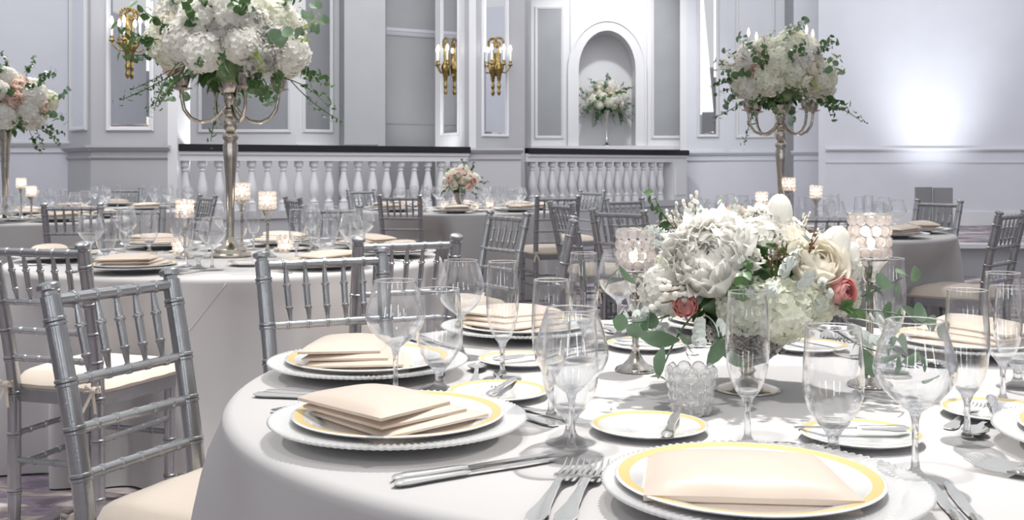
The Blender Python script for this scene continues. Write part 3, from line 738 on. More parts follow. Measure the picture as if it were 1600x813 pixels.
def fork(k=1.0, name='dinner_fork'):
    m_ = MB(); ribbon(m_, HAND+[(.130, .006, .009, 0), (.138, .0115, .007, .001), (.148, .0125, .005, .0015), (.154, .0125, .0045, .001)])
    for i in range(4):
        x = -.0107+i*.0071; m_.tube([(x, .152, .0055), (x, .17, .0045), (x*.97, .188, .0065), (x*.93, .202, .012)], [.0020, .0019, .0017, .0007], 6)
    o = m_.obj(name, 'silver', None, True, 50); o.scale = (k, k, k); return o
kn = knife(); bk = knife(.165, 'butter_knife'); sp = spoon(); fk = fork(1.18)
df = fork(.92, 'dessert_fork')
PLACE = {  # key -> [(angle in degrees, words)]
 'near': [(-96, 'nearest place'), (-146, 'front left place'), (171, 'left place'), (123, 'back left place'), (78, 'back place'), (31, 'back right place'), (-45, 'front right place')],
 'cand': [(-165, 'left place'), (-106, 'nearest place'), (-46, 'front right place'), (2, 'right place'), (42, 'back right place'), (84, 'back place'), (132, 'back left place')],
 'left': [(-80, 'nearest place'), (-35, 'front right place'), (10, 'right place'), (55, 'back right place'), (100, 'back place')],
 'vase': [(-142, 'front left place'), (-90, 'nearest place'), (-40, 'front right place'), (0, 'right place'), (42, 'back right place'), (90, 'back place'), (138, 'back left place'), (180, 'left place')],
 'right': [(-150, 'front left place'), (-105, 'nearest place'), (-55, 'front right place'), (-10, 'right place'), (35, 'back right place'), (85, 'back place'), (130, 'back left place'), (175, 'left place')],
 'rear': [(-120, 'front left place'), (-60, 'front right place'), (0, 'right place'), (60, 'back right place'), (120, 'back left place')]}
NEARG = {  # glasses of the near table, each where the photograph has it
 'nearest place': [('wine_glass', 1430, 752), ('water_goblet', 1302, 718), ('champagne_flute', 1168, 699)],
 'front left place': [('wine_glass', 893, 714), ('water_goblet', 891, 692), ('champagne_flute', 861, 657)],
 'left place': [('wine_glass', 618, 624), ('water_goblet', 686, 611), ('champagne_flute', 785, 593)],
 'back left place': [('wine_glass', 720, 560), ('champagne_flute', 912, 563)],
 'back place': [('wine_glass', 967, 529), ('water_goblet', 1003, 521)],
 'back right place': [('champagne_flute', 1390, 582), ('water_goblet', 1590, 606), ('champagne_flute', 1567, 632)],
 'front right place': [('champagne_flute', 1511, 692)]}
for key, pls in PLACE.items():
    (cx, cy_), r, w = TABLES[key]; near = key == 'near'
    for deg, pw in pls:
        a = R(deg); rc = r-.215
        c = Vector((cx+rc*cos(a), cy_+rc*sin(a), TH)); rz = a+pi/2       # +y points to the centre
        first = pw == 'nearest place' and near
        if first: c += Vector((-.027, -.045, 0))
        RM = Matrix.Rotation(rz, 3, 'Z')
        def loc(x, y, z=0): return c+RM @ Vector((x, y, z))
        sfx = 'at the '+pw+' of '+w
        place(charger, c, rz, 'clear ribbed glass charger plate '+sfx, 'plate', 'glass charger plates')
        place(dinner, loc(-.018 if first else 0, .0, .0148), rz, 'gold-rimmed white dinner plate '+sfx, 'plate', 'gold-rimmed dinner plates')
        place(napkin_a if first else napkin_b, loc(-.005 if not first else -.028, .005, .0219), rz+(R(2) if first else R(8)), ('smooth rectangular champagne napkin ' if first else 'folded champagne satin napkin ')+sfx, 'napkin', 'folded napkins on the dinner plates')
        far = key in ('left', 'rear', 'vase', 'right')
        bp = loc(-.15, .30)
        if near and pw == 'nearest place': bp = tab(1014, 676)
        if near and pw == 'front left place': bp = tab(778, 621)
        if near and pw == 'back left place': bp = tab(1010, 545)
        if near and pw == 'left place': bp = tab(815, 570)
        if near and pw == 'front right place': bp = tab(1345, 690)
        if near and pw == 'back right place': bp = tab(1560, 652)
        if near and pw == 'back place': bp = tab(1262, 548)
        place(bread, bp, rz, 'small white bread plate '+sfx, 'plate', 'gold-rimmed bread plates')
        if key in ('near', 'cand'):
            place(bk, bp+Vector((0, 0, .0132))+(Vector((.012, -.10, 0)) if first else RM @ Vector((.05, -.05, 0))), R(-14) if first else rz+R(40), 'silver butter knife on the bread plate '+sfx, 'knife', 'butter knives on bread plates')
            place(kn, loc(.205 if first else .215, -.125), rz+R(-3), 'silver dinner knife next to the plate '+sfx, 'knife', 'dinner knives')
            if near: place(kn, loc(.225 if first else .238, -.135), rz+R(-3), 'outer silver dinner knife '+sfx, 'knife', 'dinner knives')
            for q, x in enumerate((-.213, -.245)):
                if near or q == 0: place(fk, loc(x-(.02 if first else 0), -.10), rz-(R(9) if first else 0), ('inner' if q == 0 else 'outer')+' silver dinner fork '+sfx, 'fork', 'dinner forks')
            place(sp, loc(.09, .225), rz+pi/2+.15, 'silver dessert spoon above the plate '+sfx, 'spoon', 'dessert spoons')
            place(df, loc(-.06, .245), rz-pi/2+.15, 'silver dessert fork above the plate '+sfx, 'fork', 'dessert forks')
        if near: gs = [(g, tab(x, y)) for g, x, y in NEARG[pw]]
        else: gs = [('wine_glass', loc(.24, .15)), ('water_goblet', loc(.15, .20)), ('champagne_flute', loc(.05, .27))]
        seen = {}
        for g, p in gs:
            seen[g] = seen.get(g, 0)+1
            pre = 'clear ' if seen[g] == 1 else 'nearer, second '
            place(GL[g], p, 0, pre+GW[g]+' '+sfx, 'glass', 'stemware on the tables')
# ------------------------------------------------------------------ crystal candle holders
def bead_cup(m_, r0, r1, z0, z1, rows, nb, br, wire=None):
    for j in range(rows):
        q = (j+.5)/rows; rr = r0+(r1-r0)*q; z = z0+(z1-z0)*q; b_ = br*(.9+.1*rr/max(r0, r1))
        for i in range(nb):
            a = 2*pi*(i+.5*(j % 2))/nb; T = Matrix.Translation((rr*cos(a), rr*sin(a), z)) @ Matrix.Rotation(a, 4, 'Z')
            m_.ball((0, 0, 0), (b_*.62, b_, b_), 10, 7, 0, T)
            if wire: wire.tube([(.0, b_*1.03*cos(2*pi*k/14), b_*1.03*sin(2*pi*k/14)) for k in range(15)], .0007, 4, T)
def flame_parts(t, z, k=1.0, light=.5):
    MB().lathe([(0, z), (.017, z), (.018, z+.001), (.018, z+.014), (.016, z+.015), (0, z+.014)], 16).obj('tealight', 'wax', t, True, 40)
    MB().lathe([(0, z+.015), (.0035, z+.019), (.0048, z+.026), (.003, z+.036), (0, z+.044)], 10).obj('flame', 'flame', t)
def candle_light(loc, e=.6):
    lamp('candle_light', 'POINT', loc, (loc[0], loc[1], 0), e, .012, (1, .80, .62))
def tall_holder(h):
    t = thing('candle_holder')
    MB().lathe([(0, 0), (.038, 0), (.040, .003), (.036, .008), (.026, .012), (.016, .022), (.009, .035), (.0065, .045), (.010, .048), (.0065, .052)], 36, mod=lambda r, z, a, k: (r*(1+.03*cos(18*a)) if r > .03 else r, z)).obj('foot', 'holder', t)
    MB().lathe([(.0068, .045), (.0062, h-.14), (.0115, h-.136), (.0115, h-.128), (.0075, h-.125), (.012, h-.119), (.0135, h-.112), (.017, h-.102), (.026, h-.090), (.033, h-.083), (.033, h-.079), (0, h-.079)], 24).obj('stem', 'holder', t, True, 40)
    m_ = MB(); bead_cup(m_, .034, .034, h-.079, h, 4, 12, .0098)
    cup = m_.obj('crystal_cup', 'crystal', t, True)
    w = MB()
    for z in (h-.079, h): w.tube([(.0345*cos(2*pi*i/24), .0345*sin(2*pi*i/24), z) for i in range(25)], .0013, 6)
    w.obj('wire_rim', 'silver', cup)
    flame_parts(t, h-.078)
    return t
def low_holder(lit=True):
    t = thing('votive_holder'); h = .074
    m_ = MB(); w = MB(); bead_cup(m_, .026, .037, .0, h, 4, 9, .0122, w)
    w.v = [(x, y, z+.0025) for x, y, z in w.v]
    m_.v = [(x, y, z+.0025) for x, y, z in m_.v]
    cup = m_.obj('crystal_cup', 'crystal' if lit else 'crystal_clear', t, True)
    w.lathe([(0, 0), (.024, 0), (.025, .001), (0, .0015)], 20); w.obj('wire_frame', 'silver', cup)
    if lit: flame_parts(t, .002)
    else: MB().lathe([(0, .002), (.017, .002), (.018, .003), (.018, .016), (.016, .017), (0, .016)], 16).obj('tealight', 'wax', t, True, 40)
    return t
GH = 'crystal candle holders on the tables'
HOLD = [('near', 993, 580, .277, 'slim crystal candle holder left of the big flower centrepiece'),
 ('near', 1359, 604, .313, 'taller crystal candle holder right of the big flower centrepiece'),
 ('cand', 289, 404, .256, 'lit crystal candle holder lowest and left of the tall candelabra stem'),
 ('cand', 378, 396, .325, 'lit crystal candle holder tallest, just right of the candelabra stem'),
 ('cand', 418, 402, .290, 'lit crystal candle holder farthest right of the candelabra stem'),
 ('left', 33, 342, .313, 'taller lit crystal candle holder beside the trumpet vase at far left'),
 ('left', 49, 344, .254, 'shorter lit crystal candle holder on the far left table'),
 ('right', 1233, 363, .332, 'tallest lit crystal candle holder beside the far right candelabra'),
 ('right', 1275, 362, .284, 'lit crystal candle holder on the far right table, rightmost of its three'),
 ('right', 1190, 361, .244, 'lowest lit crystal candle holder on the far right table')]
for key, px, py, h, lb in HOLD:
    p = tab(px, py); t = tall_holder(h); t.location = p; tag(t, lb, 'candle holder', GH)
    if not (key == 'near' and px < 1100): candle_light((p.x, p.y, p.z+h-.035), .05 if key == 'near' else .6)
lo = low_holder()
LOW = [((1080, 647), 'low sparkling crystal votive cup in front of the flower bowl'), ((282, 398), 'low crystal votive cup left of the candelabra foot'),
 ((446, 394), 'low crystal votive cup right of the candelabra foot'), ((695, 328), 'low lit votive left of the small flower vase'), ((742, 329), 'low lit votive just right of the small flower vase'),
 ((765, 326), 'low lit votive farther right of the small flower vase')]
for k, ((px, py), lb) in enumerate(LOW):
    p = tab(px, py)
    if k == 0: u = low_holder(False); u.location = p; tag(u, lb, 'candle holder', GH)
    elif k == 1: lo.location = p; tag(lo, lb, 'candle holder', GH)
    else: dup(lo, p, 0, lb)
    if k: candle_light((p.x, p.y, p.z+.035), .5)

# ------------------------------------------------------------------ flowers
def petal(m_, T, w, l, cup, tip=.0, ruf=0, seed=0, n=5, m=0, wp=.6):
    """cupped petal growing along +Z, hollow side towards +Y"""
    def fn(u, v):
        x = (2*u-1); ww = w*(sin(pi*min(1, v*.92+.08)**wp))**.7 if v < 1 else w*.35
        ru = ruf*noise.noise((x*3+seed, v*4, seed*1.7))*(v**1.2)
        edge = cup*(x*x)
        return (x*ww, (edge*w*1.0)*(sin(pi*min(v, .8)/1.6))+tip*l*v*v*v*-1+ru*l, l*v*(1-.10*x*x)+ru*l*.5)
    m_.grid(fn, n, n, m, T)
def mk_hydrangea(R_, n, seed, mat, name='hydrangea'):
    rnd = random.Random(seed); m_ = MB(); m_.ball((0, 0, 0), R_*.80, 14, 10)
    for k in range(n):
        z = 1-2*(k+.5)/n; a = k*2.39996+rnd.uniform(-.1, .1); rr = sqrt(1-z*z); d = Vector((rr*cos(a), rr*sin(a), z))
        T = TR(d*R_*rnd.uniform(.86, 1.0), d+Vector([rnd.uniform(-.3, .3) for _ in range(3)]), R_*rnd.uniform(.15, .2), rnd.uniform(0, 6))
        for q in range(4):
            A = Matrix.Rotation(q*pi/2, 4, 'Z')
            vs = [(0, .05, 0), (.55, .5, .12), (.35, 1.05, .28), (-.05, 1.2, .2), (-.5, .95, .3), (-.6, .45, .1), (0, .6, -.02)]
            m_.add(vs, [(0, 1, 6), (1, 2, 6), (2, 3, 6), (3, 4, 6), (4, 5, 6), (5, 0, 6)], 0, T @ A)
    return m_.mesh(name, mat, True)
def mk_rose(R_, n, seed, mat, ruf=.12, open_=.75, name='rose', dens=1.0):
    rnd = random.Random(seed); m_ = MB()
    for k in range(n):
        q = (k+.5)/n; a = k*2.39996
        rr = R_*(.04+.50*q**1.1); tilt = open_*q**1.3*1.15; l = R_*(1.0+.15*q); w = R_*(.22+.52*q)
        T = Matrix.Rotation(a, 4, 'Z') @ Matrix.Translation((0, -rr, -R_*.55+R_*.12*(1-q)*2)) @ Matrix.Rotation(tilt, 4, 'X')
        petal(m_, T, w, l, .75, .28*q, ruf, rnd.random()*50, 5 if n < 30 else 4)
    m_.ball((0, 0, -R_*.35), (R_*.5, R_*.5, R_*.45), 10, 6)
    return m_.mesh(name, mat, True)
def shell(m_, a, r, th, wa, curl, ruf, sd, n=6, zc=0):
    def fn(u, v):
        x = 2*u-1; ph = pi*.93+(th*pi-pi*.93)*v; edge = 1-.16*x*x
        w = wa*(.35+.65*sin(pi*min(1, .15+.62*v))); rr = r*(1+curl*max(0, v-.6)**1.5*2.5)
        k = ruf*v*v; rr *= 1+k*noise.noise((x*2.5+sd, v*3, sd)); ph2 = pi*.93+(ph-pi*.93)*edge
        ph2 += k*.5*noise.noise((x*4+sd*2, sd, v))
        s_ = max(sin(ph2), .25); az = a+x*w/max(.45, s_)
        return (rr*sin(ph2)*cos(az), rr*sin(ph2)*sin(az), zc+rr*cos(ph2))
    m_.grid(fn, n, n)
def mk_bloom(R_, n, seed, mat, name, r0=.2, t0=.10, t1=.42, wa=1.0, curl=.3, ruf=.25, asp=.85):
    rnd = random.Random(seed); m_ = MB()
    for k in range(n):
        q = k/(n-1); r = R_*(r0+(1-r0)*q**.75)
        shell(m_, k*2.39996, r, t0+(t1-t0)*q**1.4+rnd.uniform(-.02, .02), wa*(1-.35*q)*rnd.uniform(.8, 1.1), curl*q, ruf, rnd.random()*40, 7 if n < 40 else 6, R_*(.15*(1-q)))
    m_.v = [(x, y, z*asp) for x, y, z in m_.v]
    return m_.mesh(name, mat, True)
def mk_tulip(R_, mat):
    m_ = MB()
    for k in range(6):
        T = Matrix.Rotation(k*pi/3, 4, 'Z')
        i = k % 2
        def fn(u, v, i=i):
            x = (2*u-1)*.62; th = pi*(.10+(.84-.10*(2*u-1)**2)*v); rad = R_*(.86-.05*i)*sin(th); return (rad*sin(x), -rad*cos(x), -R_*1.3*cos(th))
        m_.grid(fn, 5, 8, 0, T)
    return m_.mesh('tulip', mat, True)
def leaf_shape(m_, T, w, l, kind='oval', m=0):
    if kind == 'round': prof = [(0, .1), (.12, .62), (.35, .98), (.6, 1), (.85, .7), (1, .12)]
    elif kind == 'long': prof = [(0, .1), (.2, .6), (.45, 1), (.7, .8), (.9, .35), (1, .03)]
    else: prof = [(0, .1), (.2, .75), (.45, 1), (.75, .7), (1, .04)]
    vs = []
    for y, ww in prof:
        z = -.18*l*y*y+.02
        vs += [(-w*ww, l*y, z+w*.22*ww), (0, l*y, z), (w*ww, l*y, z+w*.22*ww)]
    fs = []
    for k in range(len(prof)-1):
        fs += [(k*3, k*3+1, k*3+4, k*3+3), (k*3+1, k*3+2, k*3+5, k*3+4)]
    m_.add(vs, fs, m, T)
def mk_sprig(kind, seed, mat, L_=.14, n=9, w=.018, l=.034):
    """stem along +Z with leaves on both sides"""
    rnd = random.Random(seed); m_ = MB(); bend = rnd.uniform(-.3, .3)
    P = [(bend*L_*q*q, -.25*L_*q*q, L_*q) for q in [i/6 for i in range(7)]]
    m_.tube(P, [.0016]*6+[.0008], 5)
    for k in range(n):
        q = .25+.75*k/(n-1); x, y, z = bend*L_*q*q, -.25*L_*q*q, L_*q; a = k*2.4+rnd.uniform(-.4, .4)
        d = Vector((cos(a), sin(a), .55+.5*q)).normalized()
        T = Matrix.Translation((x, y, z)) @ d.to_track_quat('Y', 'Z').to_matrix().to_4x4() @ Matrix.Rotation(rnd.uniform(-.6, .6), 4, 'Y')
        s_ = rnd.uniform(.75, 1.1)*(1-.3*q); leaf_shape(m_, T, w*s_, l*s_, kind)
    return m_.mesh('leafy_sprig', mat, True)
def mk_dusty(seed):
    rnd = random.Random(seed); m_ = MB()
    for f_ in range(3):
        A = Matrix.Rotation(f_*2.1+rnd.random(), 4, 'Z') @ Matrix.Rotation(.4+.2*f_, 4, 'X')
        L_ = .075
        P = [(0, .10*L_*q*q*4, L_*q) for q in [i/5 for i in range(6)]]; m_.tube(P, .0013, 5, A)
        for k in range(7):
            q = .3+.7*k/6; s_ = -1 if k % 2 else 1
            d = Vector((s_*(1.1-q*.7), .25, .6)).normalized(); T = A @ Matrix.Translation((0, .4*L_*q*q, L_*q)) @ d.to_track_quat('Y', 'Z').to_matrix().to_4x4()
            for g in (-.55, 0, .55): leaf_shape(m_, T @ Matrix.Rotation(g, 4, 'Z'), .0042, .022*(1-.3*abs(g)), 'long')
    return m_.mesh('dusty_miller', 'dusty', True)
def mk_twig(seed, L_=.11, blossom=False):
    rnd = random.Random(seed); m_ = MB()
    for f_ in range(3):
        sp_ = rnd.uniform(-.25, .25); sq = rnd.uniform(-.2, .2); ll = L_*rnd.uniform(.7, 1)
        P = [(sp_*ll*q+.004*sin(9*q+f_), sq*ll*q, ll*q) for q in [i/7 for i in range(8)]]; m_.tube(P, [.0013]*7+[.0007], 5)
        for k in range(8):
            q = .35+.65*k/7; a = rnd.uniform(0, 6); r_ = .0055 if blossom else .0028
            c = (sp_*ll*q+r_*cos(a)*1.3, sq*ll*q+r_*sin(a)*1.3, ll*q); m_.ball(c, (r_, r_, r_*1.3), 6, 4, 1 if blossom or rnd.random() < .3 else 0)
    return m_.mesh('twig', ['twig', 'petal_white'], True)
FM = {'hyd': mk_hydrangea(.05, 150, 1, 'petal_hyd'), 'hydw': mk_hydrangea(.05, 140, 2, 'petal_white'), 'peony': mk_bloom(.05, 84, 3, 'petal_white', 'peony', .12, .05, .36, .85, .30, .5),
 'rose': mk_bloom(.05, 24, 4, 'petal_cream', 'rose', .16, .06, .44, 1.25, .45, .10, .95), 'blush': mk_bloom(.05, 26, 5, 'petal_blush', 'blush_rose', .16, .08, .44, 1.1, .4, .2, .9), 'pink': mk_bloom(.05, 38, 6, 'petal_pink', 'pink_ranunculus', .10, .10, .36, 1.1, .12, .05, .9),
 'tulip': mk_tulip(.03, 'petal_white'), 'euc': mk_sprig('round', 7, 'euc', .12, 6, .024, .043), 'leaf': mk_sprig('oval', 8, 'leaf', .12, 9, .014, .042), 'lime': mk_sprig('oval', 9, 'lime', .10, 12, .007, .02),
 'long': mk_sprig('long', 10, 'euc', .10, 4, .018, .075), 'dusty': mk_dusty(11), 'twig': mk_twig(12), 'blossom': mk_twig(13, .12, True), 'vine': mk_sprig('long', 14, 'leaf', .16, 14, .005, .026)}
FN = {'hyd': 'hydrangea', 'hydw': 'white_hydrangea', 'peony': 'peony', 'rose': 'cream_rose', 'blush': 'blush_rose', 'pink': 'pink_ranunculus', 'tulip': 'white_tulip', 'euc': 'eucalyptus_sprig', 'leaf': 'green_sprig', 'lime': 'lime_sprig', 'long': 'long_leaf_sprig', 'dusty': 'dusty_miller_sprig', 'twig': 'budded_twig', 'blossom': 'blossom_twig', 'vine': 'trailing_vine'}
def fl(t, k, p, n, s=1, spin=0):
    o = bpy.data.objects.new(FN[k], FM[k]); COL.objects.link(o); o.parent = t
    o.matrix_local = TR(p, n, s, spin); return o
def greencore(t, c, r):
    rnd = random.Random(5); m_ = MB(); m_.ball(c, (r[0]*.72, r[1]*.72, r[2]*.62), 20, 12)
    for k in range(150):
        d = Vector([rnd.gauss(0, 1) for _ in range(3)]).normalized(); p = Vector(c)+Vector((d.x*r[0]*.72, d.y*r[1]*.72, d.z*r[2]*.62))
        T = Matrix.Translation(p) @ (d+Vector((rnd.uniform(-.8, .8), rnd.uniform(-.8, .8), rnd.uniform(-.3, .6)))).normalized().to_track_quat('Y', 'Z').to_matrix().to_4x4()
        leaf_shape(m_, T, r[0]*.07, r[0]*.26, 'oval')
    m_.obj('foliage', 'leaf', t)
# big low centrepiece
bc = Vector((at(1168, 1.99), 1.99, TH))
bowl = thing('footed_bowl', bc); tag(bowl, 'pierced silver footed bowl under the big flower centrepiece', 'bowl')
MB().lathe([(0, 0), (.058, 0), (.059, .002), (.050, .006), (.030, .012), (.014, .020), (.011, .030), (.016, .036), (.011, .042), (.014, .046)], 40).obj('foot', 'nickel', bowl)
m_ = MB(); m_.lathe([(.012, .044), (.034, .052), (.055, .072), (.074, .098), (.087, .120), (.090, .122), (.087, .1235), (.071, .099), (.052, .075), (.03, .056), (0, .05)], 64, mod=lambda r, z, a, k: (r*(1+.012*cos(16*a)) if z > .06 else r, z+(.003*cos(16*a) if z > .115 else 0)))
for j, (rr, z) in enumerate(((.0895, .116), (.083, .106), (.0755, .090), (.064, .073))):
    for i in range(30):
        a = 2*pi*(i+.5*(j % 2))/30; m_.ball((rr*cos(a), rr*sin(a), z), .0026 if j else .0036, 6, 5)
m_.obj('pierced_bowl', 'filigree', bowl)
arr = thing('flower_centrepiece', bc); tag(arr, 'large low arrangement of white peony, hydrangea, tulips and pink blooms', 'flowers')
greencore(arr, (0, 0, .19), (.15, .13, .11))
def cp(px, py, dy): return Vector(((px-1168)/875, dy, .40-(py-260)/875))     # seen position -> local, DY behind the foot
def blob(k, px, py, rpx, dy, s0=.05, nrm=None):
    p = cp(px, py, dy); n = nrm or (p-Vector((0, .02, .14))); return fl(arr, k, p, n, rpx/875/s0, px*.37)
blob('peony', 1097, 398, 62, -.085, nrm=(-.35, -.8, .5)); blob('hyd', 1148, 466, 44, -.10); blob('hyd', 1200, 472, 48, -.11); blob('hyd', 1245, 460, 42, -.08)
blob('hydw', 1180, 385, 44, -.02); blob('hydw', 1222, 378, 40, .0); blob('peony', 1186, 352, 32, .0, nrm=(-.3, -.5, .7)); blob('rose', 1256, 405, 42, -.085, nrm=(.15, -.8, .55)); blob('rose', 1236, 372, 32, -.01)
blob('hydw', 1034, 452, 40, -.04); blob('hydw', 1308, 425, 36, -.01); blob('hyd', 1312, 462, 30, -.01); blob('peony', 1285, 420, 26, .0)
fl(arr, 'tulip', cp(1218, 335, 0), (.02, -.05, 1), .95); fl(arr, 'tulip', cp(1290, 384, -.05), (.25, -.3, .9), 1.05); fl(arr, 'tulip', cp(1312, 402, -.02), (.6, -.3, .7), .9)
blob('pink', 1057, 467, 19, -.10, nrm=(-.2, -1, .15)); blob('pink', 1290, 447, 24, -.10, nrm=(.5, -.8, .1)); blob('blush', 1152, 330, 14, .03); blob('hydw', 1100, 350, 24, .06)
for k, (px, py, n, s_, dy) in enumerate([(1325, 480, (1, -.4, .1), 1.0, -.04), (1310, 500, (.9, -.5, -.35), 1.1, -.05), (1310, 480, (.9, -.3, .45), 1.0, 0), (1045, 485, (-.8, -.5, -.25), .9, -.05)]): fl(arr, 'euc', cp(px, py, dy), n, s_, k)
for k, (px, py, n, s_, dy) in enumerate([(1075, 480, (-.7, -.6, -.5), 1.1, -.08), (1095, 490, (.1, -.8, -.5), .9, -.09), (1285, 505, (.5, -.7, -.5), 1.0, -.07), (1060, 440, (-.9, -.3, 0), .9, 0)]): fl(arr, 'long', cp(px, py, dy), n, s_, k*1.3)
for k, (px, py, n, s_, dy) in enumerate([(1155, 430, (-.2, -1, .3), .8, -.09), (1130, 440, (-.3, -1, .1), .7, -.10), (1070, 370, (-.8, -.1, .6), .7, .03), (1270, 460, (.5, -.9, -.2), .7, -.09), (1145, 400, (0, -1, .2), .6, -.07)]): fl(arr, 'leaf', cp(px, py, dy), n, s_, k*1.7)
for k, (px, py, n, s_, dy) in enumerate([(1100, 362, (-.6, -.3, .8), .62, .01), (1135, 360, (.1, -.2, 1), .6, .0), (1055, 378, (-.9, -.2, .4), .6, -.02), (1085, 480, (-.2, -.8, -.5), .9, -.10), (1205, 440, (.1, -.8, .6), 1.0, -.10), (1180, 450, (-.5, -.8, .3), .9, -.10), (1300, 490, (.7, -.6, -.3), .9, -.07), (1262, 450, (-.2, -.9, .2), .6, -.1), (1040, 470, (-.8, -.5, -.3), .9, -.04)]): fl(arr, 'dusty', cp(px, py, dy), n, s_, k)
for k, (px, py, n, s_, dy) in enumerate([(1200, 425, (.0, -.25, 1), .75, -.09), (1228, 425, (.35, -.25, 1), .9, -.09), (1190, 430, (-.2, -.4, .9), .6, -.09)]): fl(arr, 'twig', cp(px, py, dy), n, s_, k)
for k, (px, py, n, s_, dy) in enumerate([(1090, 375, (-.15, 0, 1), .7, .02), (1075, 380, (-.45, 0, 1), .6, .02), (1180, 410, (-.6, -.6, .6), .5, -.09), (1250, 365, (.3, -.1, 1), .35, .0), (1095, 445, (-1, -.5, .0), 1.0, -.08), (1185, 370, (.3, 0, 1), .45, .0)]): fl(arr, 'blossom', cp(px, py, dy), n, s_, k)
rnd = random.Random(3)
for k in range(12):
    a = pi*(.02+.96*k/11); fl(arr, ('hydw', 'rose', 'hyd')[k % 3], (.125*cos(a), .02+.10*sin(a), .17+.05*(k % 2)), (cos(a), sin(a), .5), .75, k)
for k in range(4): fl(arr, 'hydw', (-.06+.04*k, .04, .25), (0, .3, 1), .8, k)

# tall arrangements
def ball_arr(t, zc, R_, seed, mix, nb, ns, bs=1.0, low=-.55, vines=3):
    rnd = random.Random(seed); greencore(t, (0, 0, zc-.02), (R_*.85, R_*.85, R_*.72))
    for k in range(nb):
        z = 1-(1-low)*(k+.5)/nb; a = k*2.39996+.4; rr = sqrt(max(0, 1-z*z)); d = Vector((rr*cos(a), rr*sin(a), z*.85))
        kk = mix[rnd.randrange(len(mix))]; s_ = bs*rnd.uniform(.85, 1.2)*(1.15 if kk in ('hyd', 'hydw') else .8)
        fl(t, kk, Vector((0, 0, zc))+d*R_*rnd.uniform(.76, .88), d, s_, rnd.uniform(0, 6))
    for k in range(ns):
        z = 1-(1-low+.25)*(k+.5)/ns; a = k*2.39996*1.7+1; rr = sqrt(max(0, 1-z*z)); d = Vector((rr*cos(a), rr*sin(a), z*.85))
        kk = ('leaf', 'euc', 'lime', 'leaf', 'blossom', 'euc')[k % 6]
        if z < -.1: kk = ('euc', 'leaf', 'vine')[k % 3]
        fl(t, kk, Vector((0, 0, zc))+d*R_*.76, d+Vector((rnd.uniform(-.5, .5), rnd.uniform(-.5, .5), rnd.uniform(-.3, .3) if z > 0 else -.5)), bs*rnd.uniform(.85, 1.15), rnd.uniform(0, 6))
    for k in range(vines):
        a = -.3+k*2.3; d = Vector((cos(a), sin(a), -.25)); fl(t, 'vine', Vector((0, 0, zc-.08))+d*R_*.8, d+Vector((0, 0, -.9 if k % 2 else 0)), bs*1.1, k)
ARM = [10, 122, 190, 302]
def candelabra(base, label, topz=.76):
    t = thing('candelabra', base); tag(t, label, 'candelabra', 'tall silver candelabras on the tables')
    MB().lathe([(0, 0), (.085, 0), (.09, .006), (.085, .014), (.07, .02), (.075, .03), (.06, .04), (.035, .055), (.022, .075), (.018, .09)], 36).obj('foot', 'nickel', t)
    MB().lathe([(.018, .085), (.017, .10), (.0165, .2), (.021, .33), (.029, .43), (.034, .485), (.026, .51), (.035, .525), (.035, .54), (.02, .555), (.03, .57), (.033, .60), (.022, .62), (.03, .635), (.03, .65), (.018, .66), (.03, .69), (.034, .71), (.022, .73), (.02, .76), (0, .76)], 28).obj('stem', 'nickel', t, True, 50)
    MB().lathe([(0, .72), (.04, .725), (.055, .75), (.057, .775), (.05, .775), (0, .76)], 24).obj('top_cup', 'nickel', t, True, 50)
    for d in ARM:
        a = R(d); r_ = .225; P = []
        K_ = [(.02, .665), (.045, .628), (.085, .600), (.13, .594), (.17, .612), (.197, .65), (.207, .70), (.208, .722)]
        P = [(rr*cos(a), rr*sin(a), z) for rr, z in K_]
        m_ = MB().tube(P, .0085, 8); e_ = P[-1]
        m_.lathe([(.008, -.005), (.012, .01), (.045, .018), (.046, .022), (.025, .024), (.03, .035), (.036, .06), (.037, .075), (.032, .075), (0, .05)], 20, Matrix.Translation(e_))
        m_.obj('arm', 'nickel', t, True, 50)
    return t
def candle(base, d, hgt, label):
    a = R(d); x, y = base[0]+.208*cos(a), base[1]+.208*sin(a); z0 = base[2]+.735
    t = thing('taper_candle', (x, y, z0)); tag(t, label, 'candle', 'white taper candles in the candelabras')
    MB().lathe([(0, 0), (.011, 0), (.0095, hgt), (0, hgt+.003)], 12).obj('wax_stick', 'wax', t, True, 50)
    MB().lathe([(0, hgt), (.006, hgt+.012), (.0085, hgt+.025), (.005, hgt+.045), (0, hgt+.058)], 10).obj('flame', 'flame', t)
b2 = Vector((at(360, 4.92), 4.92, TH)); b5 = Vector((at(1220, 6.8), 6.8, TH))
candelabra(b2, 'tall antique silver candelabra with curved arms on the left middle table'); candelabra(b5, 'tall silver candelabra standing on the far right table')
for b_, w in ((b2, 'left middle candelabra'), (b5, 'far right candelabra')):
    for d, pw in zip(ARM, ('right arm', 'back arm', 'left arm', 'front arm')): candle(b_, d, .45, 'white taper candle on the '+pw+' of the '+w)
t = thing('tall_flower_arrangement', b2); tag(t, 'full round arrangement of white hydrangea and blush roses atop the left candelabra', 'flowers', 'round flower arrangements')
ball_arr(t, .93, .33, 21, ['hydw', 'hyd', 'hydw', 'rose', 'blush', 'peony'], 46, 60, 1.55, -.35, 4)
t = thing('tall_flower_arrangement', b5); tag(t, 'round cream and green arrangement atop the far right candelabra', 'flowers', 'round flower arrangements')
ball_arr(t, .93, .29, 33, ['hyd', 'hyd', 'hydw', 'rose', 'blush'], 40, 58, 1.5, -.3, 3)
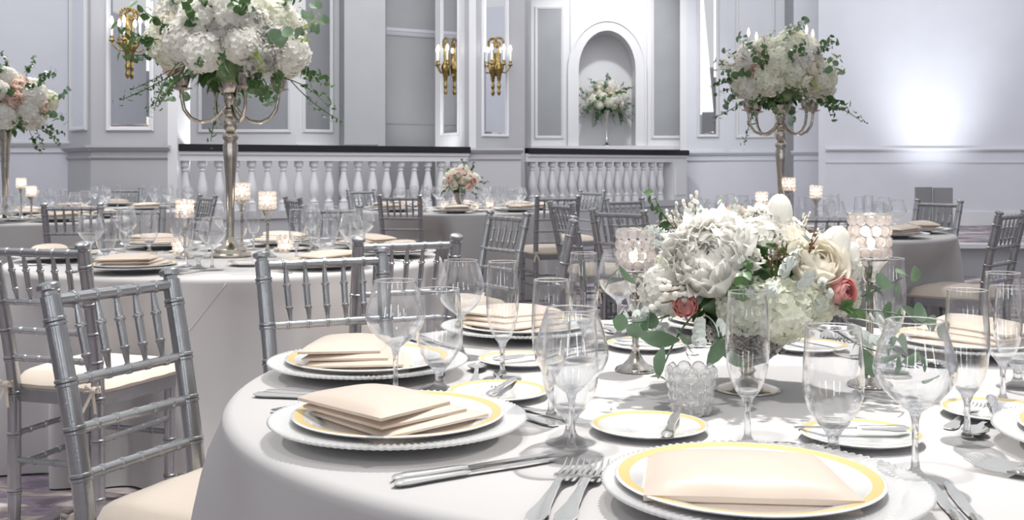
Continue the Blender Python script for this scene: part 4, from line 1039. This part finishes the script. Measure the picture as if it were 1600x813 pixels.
# trumpet vases
def trumpet(base, h, label, mat='nickel', rt=.05):
    t = thing('trumpet_vase', base); tag(t, label, 'vase', 'trumpet vases')
    MB().lathe([(0, 0), (.085, 0), (.085, .008), (.06, .02), (.035, .045), (.02, .07)], 28).obj('foot', mat, t)
    MB().lathe([(.018, .065), (.026, .09), (.02, .12), (.018, .14), (.024, h*.45), (.036, h*.8), (rt, h), (rt-.004, h), (.03, h*.8), (0, h*.7)], 28).obj('trumpet', mat, t, True, 50)
b3 = Vector((at(8, 8.35), 8.35, TH)); trumpet(b3, .68, 'tall silver trumpet vase on the far left table')
t = thing('tall_flower_arrangement', b3); tag(t, 'round white and peach arrangement cut off by the left frame edge', 'flowers', 'round flower arrangements')
ball_arr(t, .84, .34, 44, ['hydw', 'hydw', 'blush', 'rose', 'hyd', 'blush'], 40, 50, 1.5, -.45, 2)
b6 = Vector((at(948, 17.6), 17.62, nzb)); trumpet(b6, .56, 'slim glossy trumpet vase standing in the arched niche', 'silver', .06)
t = thing('tall_flower_arrangement', b6); tag(t, 'round white arrangement with drooping greenery in the arched niche', 'flowers', 'round flower arrangements')
ball_arr(t, .72, .33, 55, ['hyd', 'hydw', 'hydw', 'rose'], 38, 50, 1.5, -.5, 4)
for k in range(5):
    a = R(200+40*k); fl(t, 'vine', (.2*cos(a), .2*sin(a), .6), (.3*cos(a), .3*sin(a), -1), 1.6, k)
b4 = Vector((at(718, 10.2), 10.2, TH))
t = thing('flower_vase', b4); tag(t, 'small silver vase at the centre of the middle far table', 'vase')
MB().lathe([(0, 0), (.05, 0), (.05, .006), (.02, .02), (.018, .05), (.04, .09), (.065, .16), (.06, .16), (0, .10)], 24).obj('vase_body', 'filigree', t, True, 50)
t = thing('small_flower_arrangement', b4); tag(t, 'small posy of white, peach and pink blooms on the middle far table', 'flowers')
ball_arr(t, .25, .165, 66, ['hydw', 'rose', 'rose', 'peony', 'blush', 'blush'], 24, 16, .95, -.3, 0)
fl(t, 'pink', (.13, -.09, .27), (.6, -.7, .2), .5)

# ------------------------------------------------------------------ grey folding board behind the far right table
gb = thing('folding_board', (at(1456, 9.4), 9.4, 0)); tag(gb, 'grey two-leaf folding board standing behind the far right table', 'board')
MB().box((-.165, -.01, .05), (.0, .01, .975), Matrix.Rotation(R(18), 4, 'Z')).obj('leaf', 'panel_dark' if 0 else 'paper', gb, False)
MB().box((.0, -.01, .05), (.165, .01, .97), Matrix.Rotation(R(-18), 4, 'Z')).obj('leaf', 'paper', gb, False)
MB().tube([(0, -.012, .05), (0, -.012, .975)], .008, 8).obj('hinge', 'steel', gb)
for s_ in (-1, 1): MB().box((s_*.15-.02, -.12, 0), (s_*.15+.02, .06, .05)).obj('foot', 'steel', gb, False)
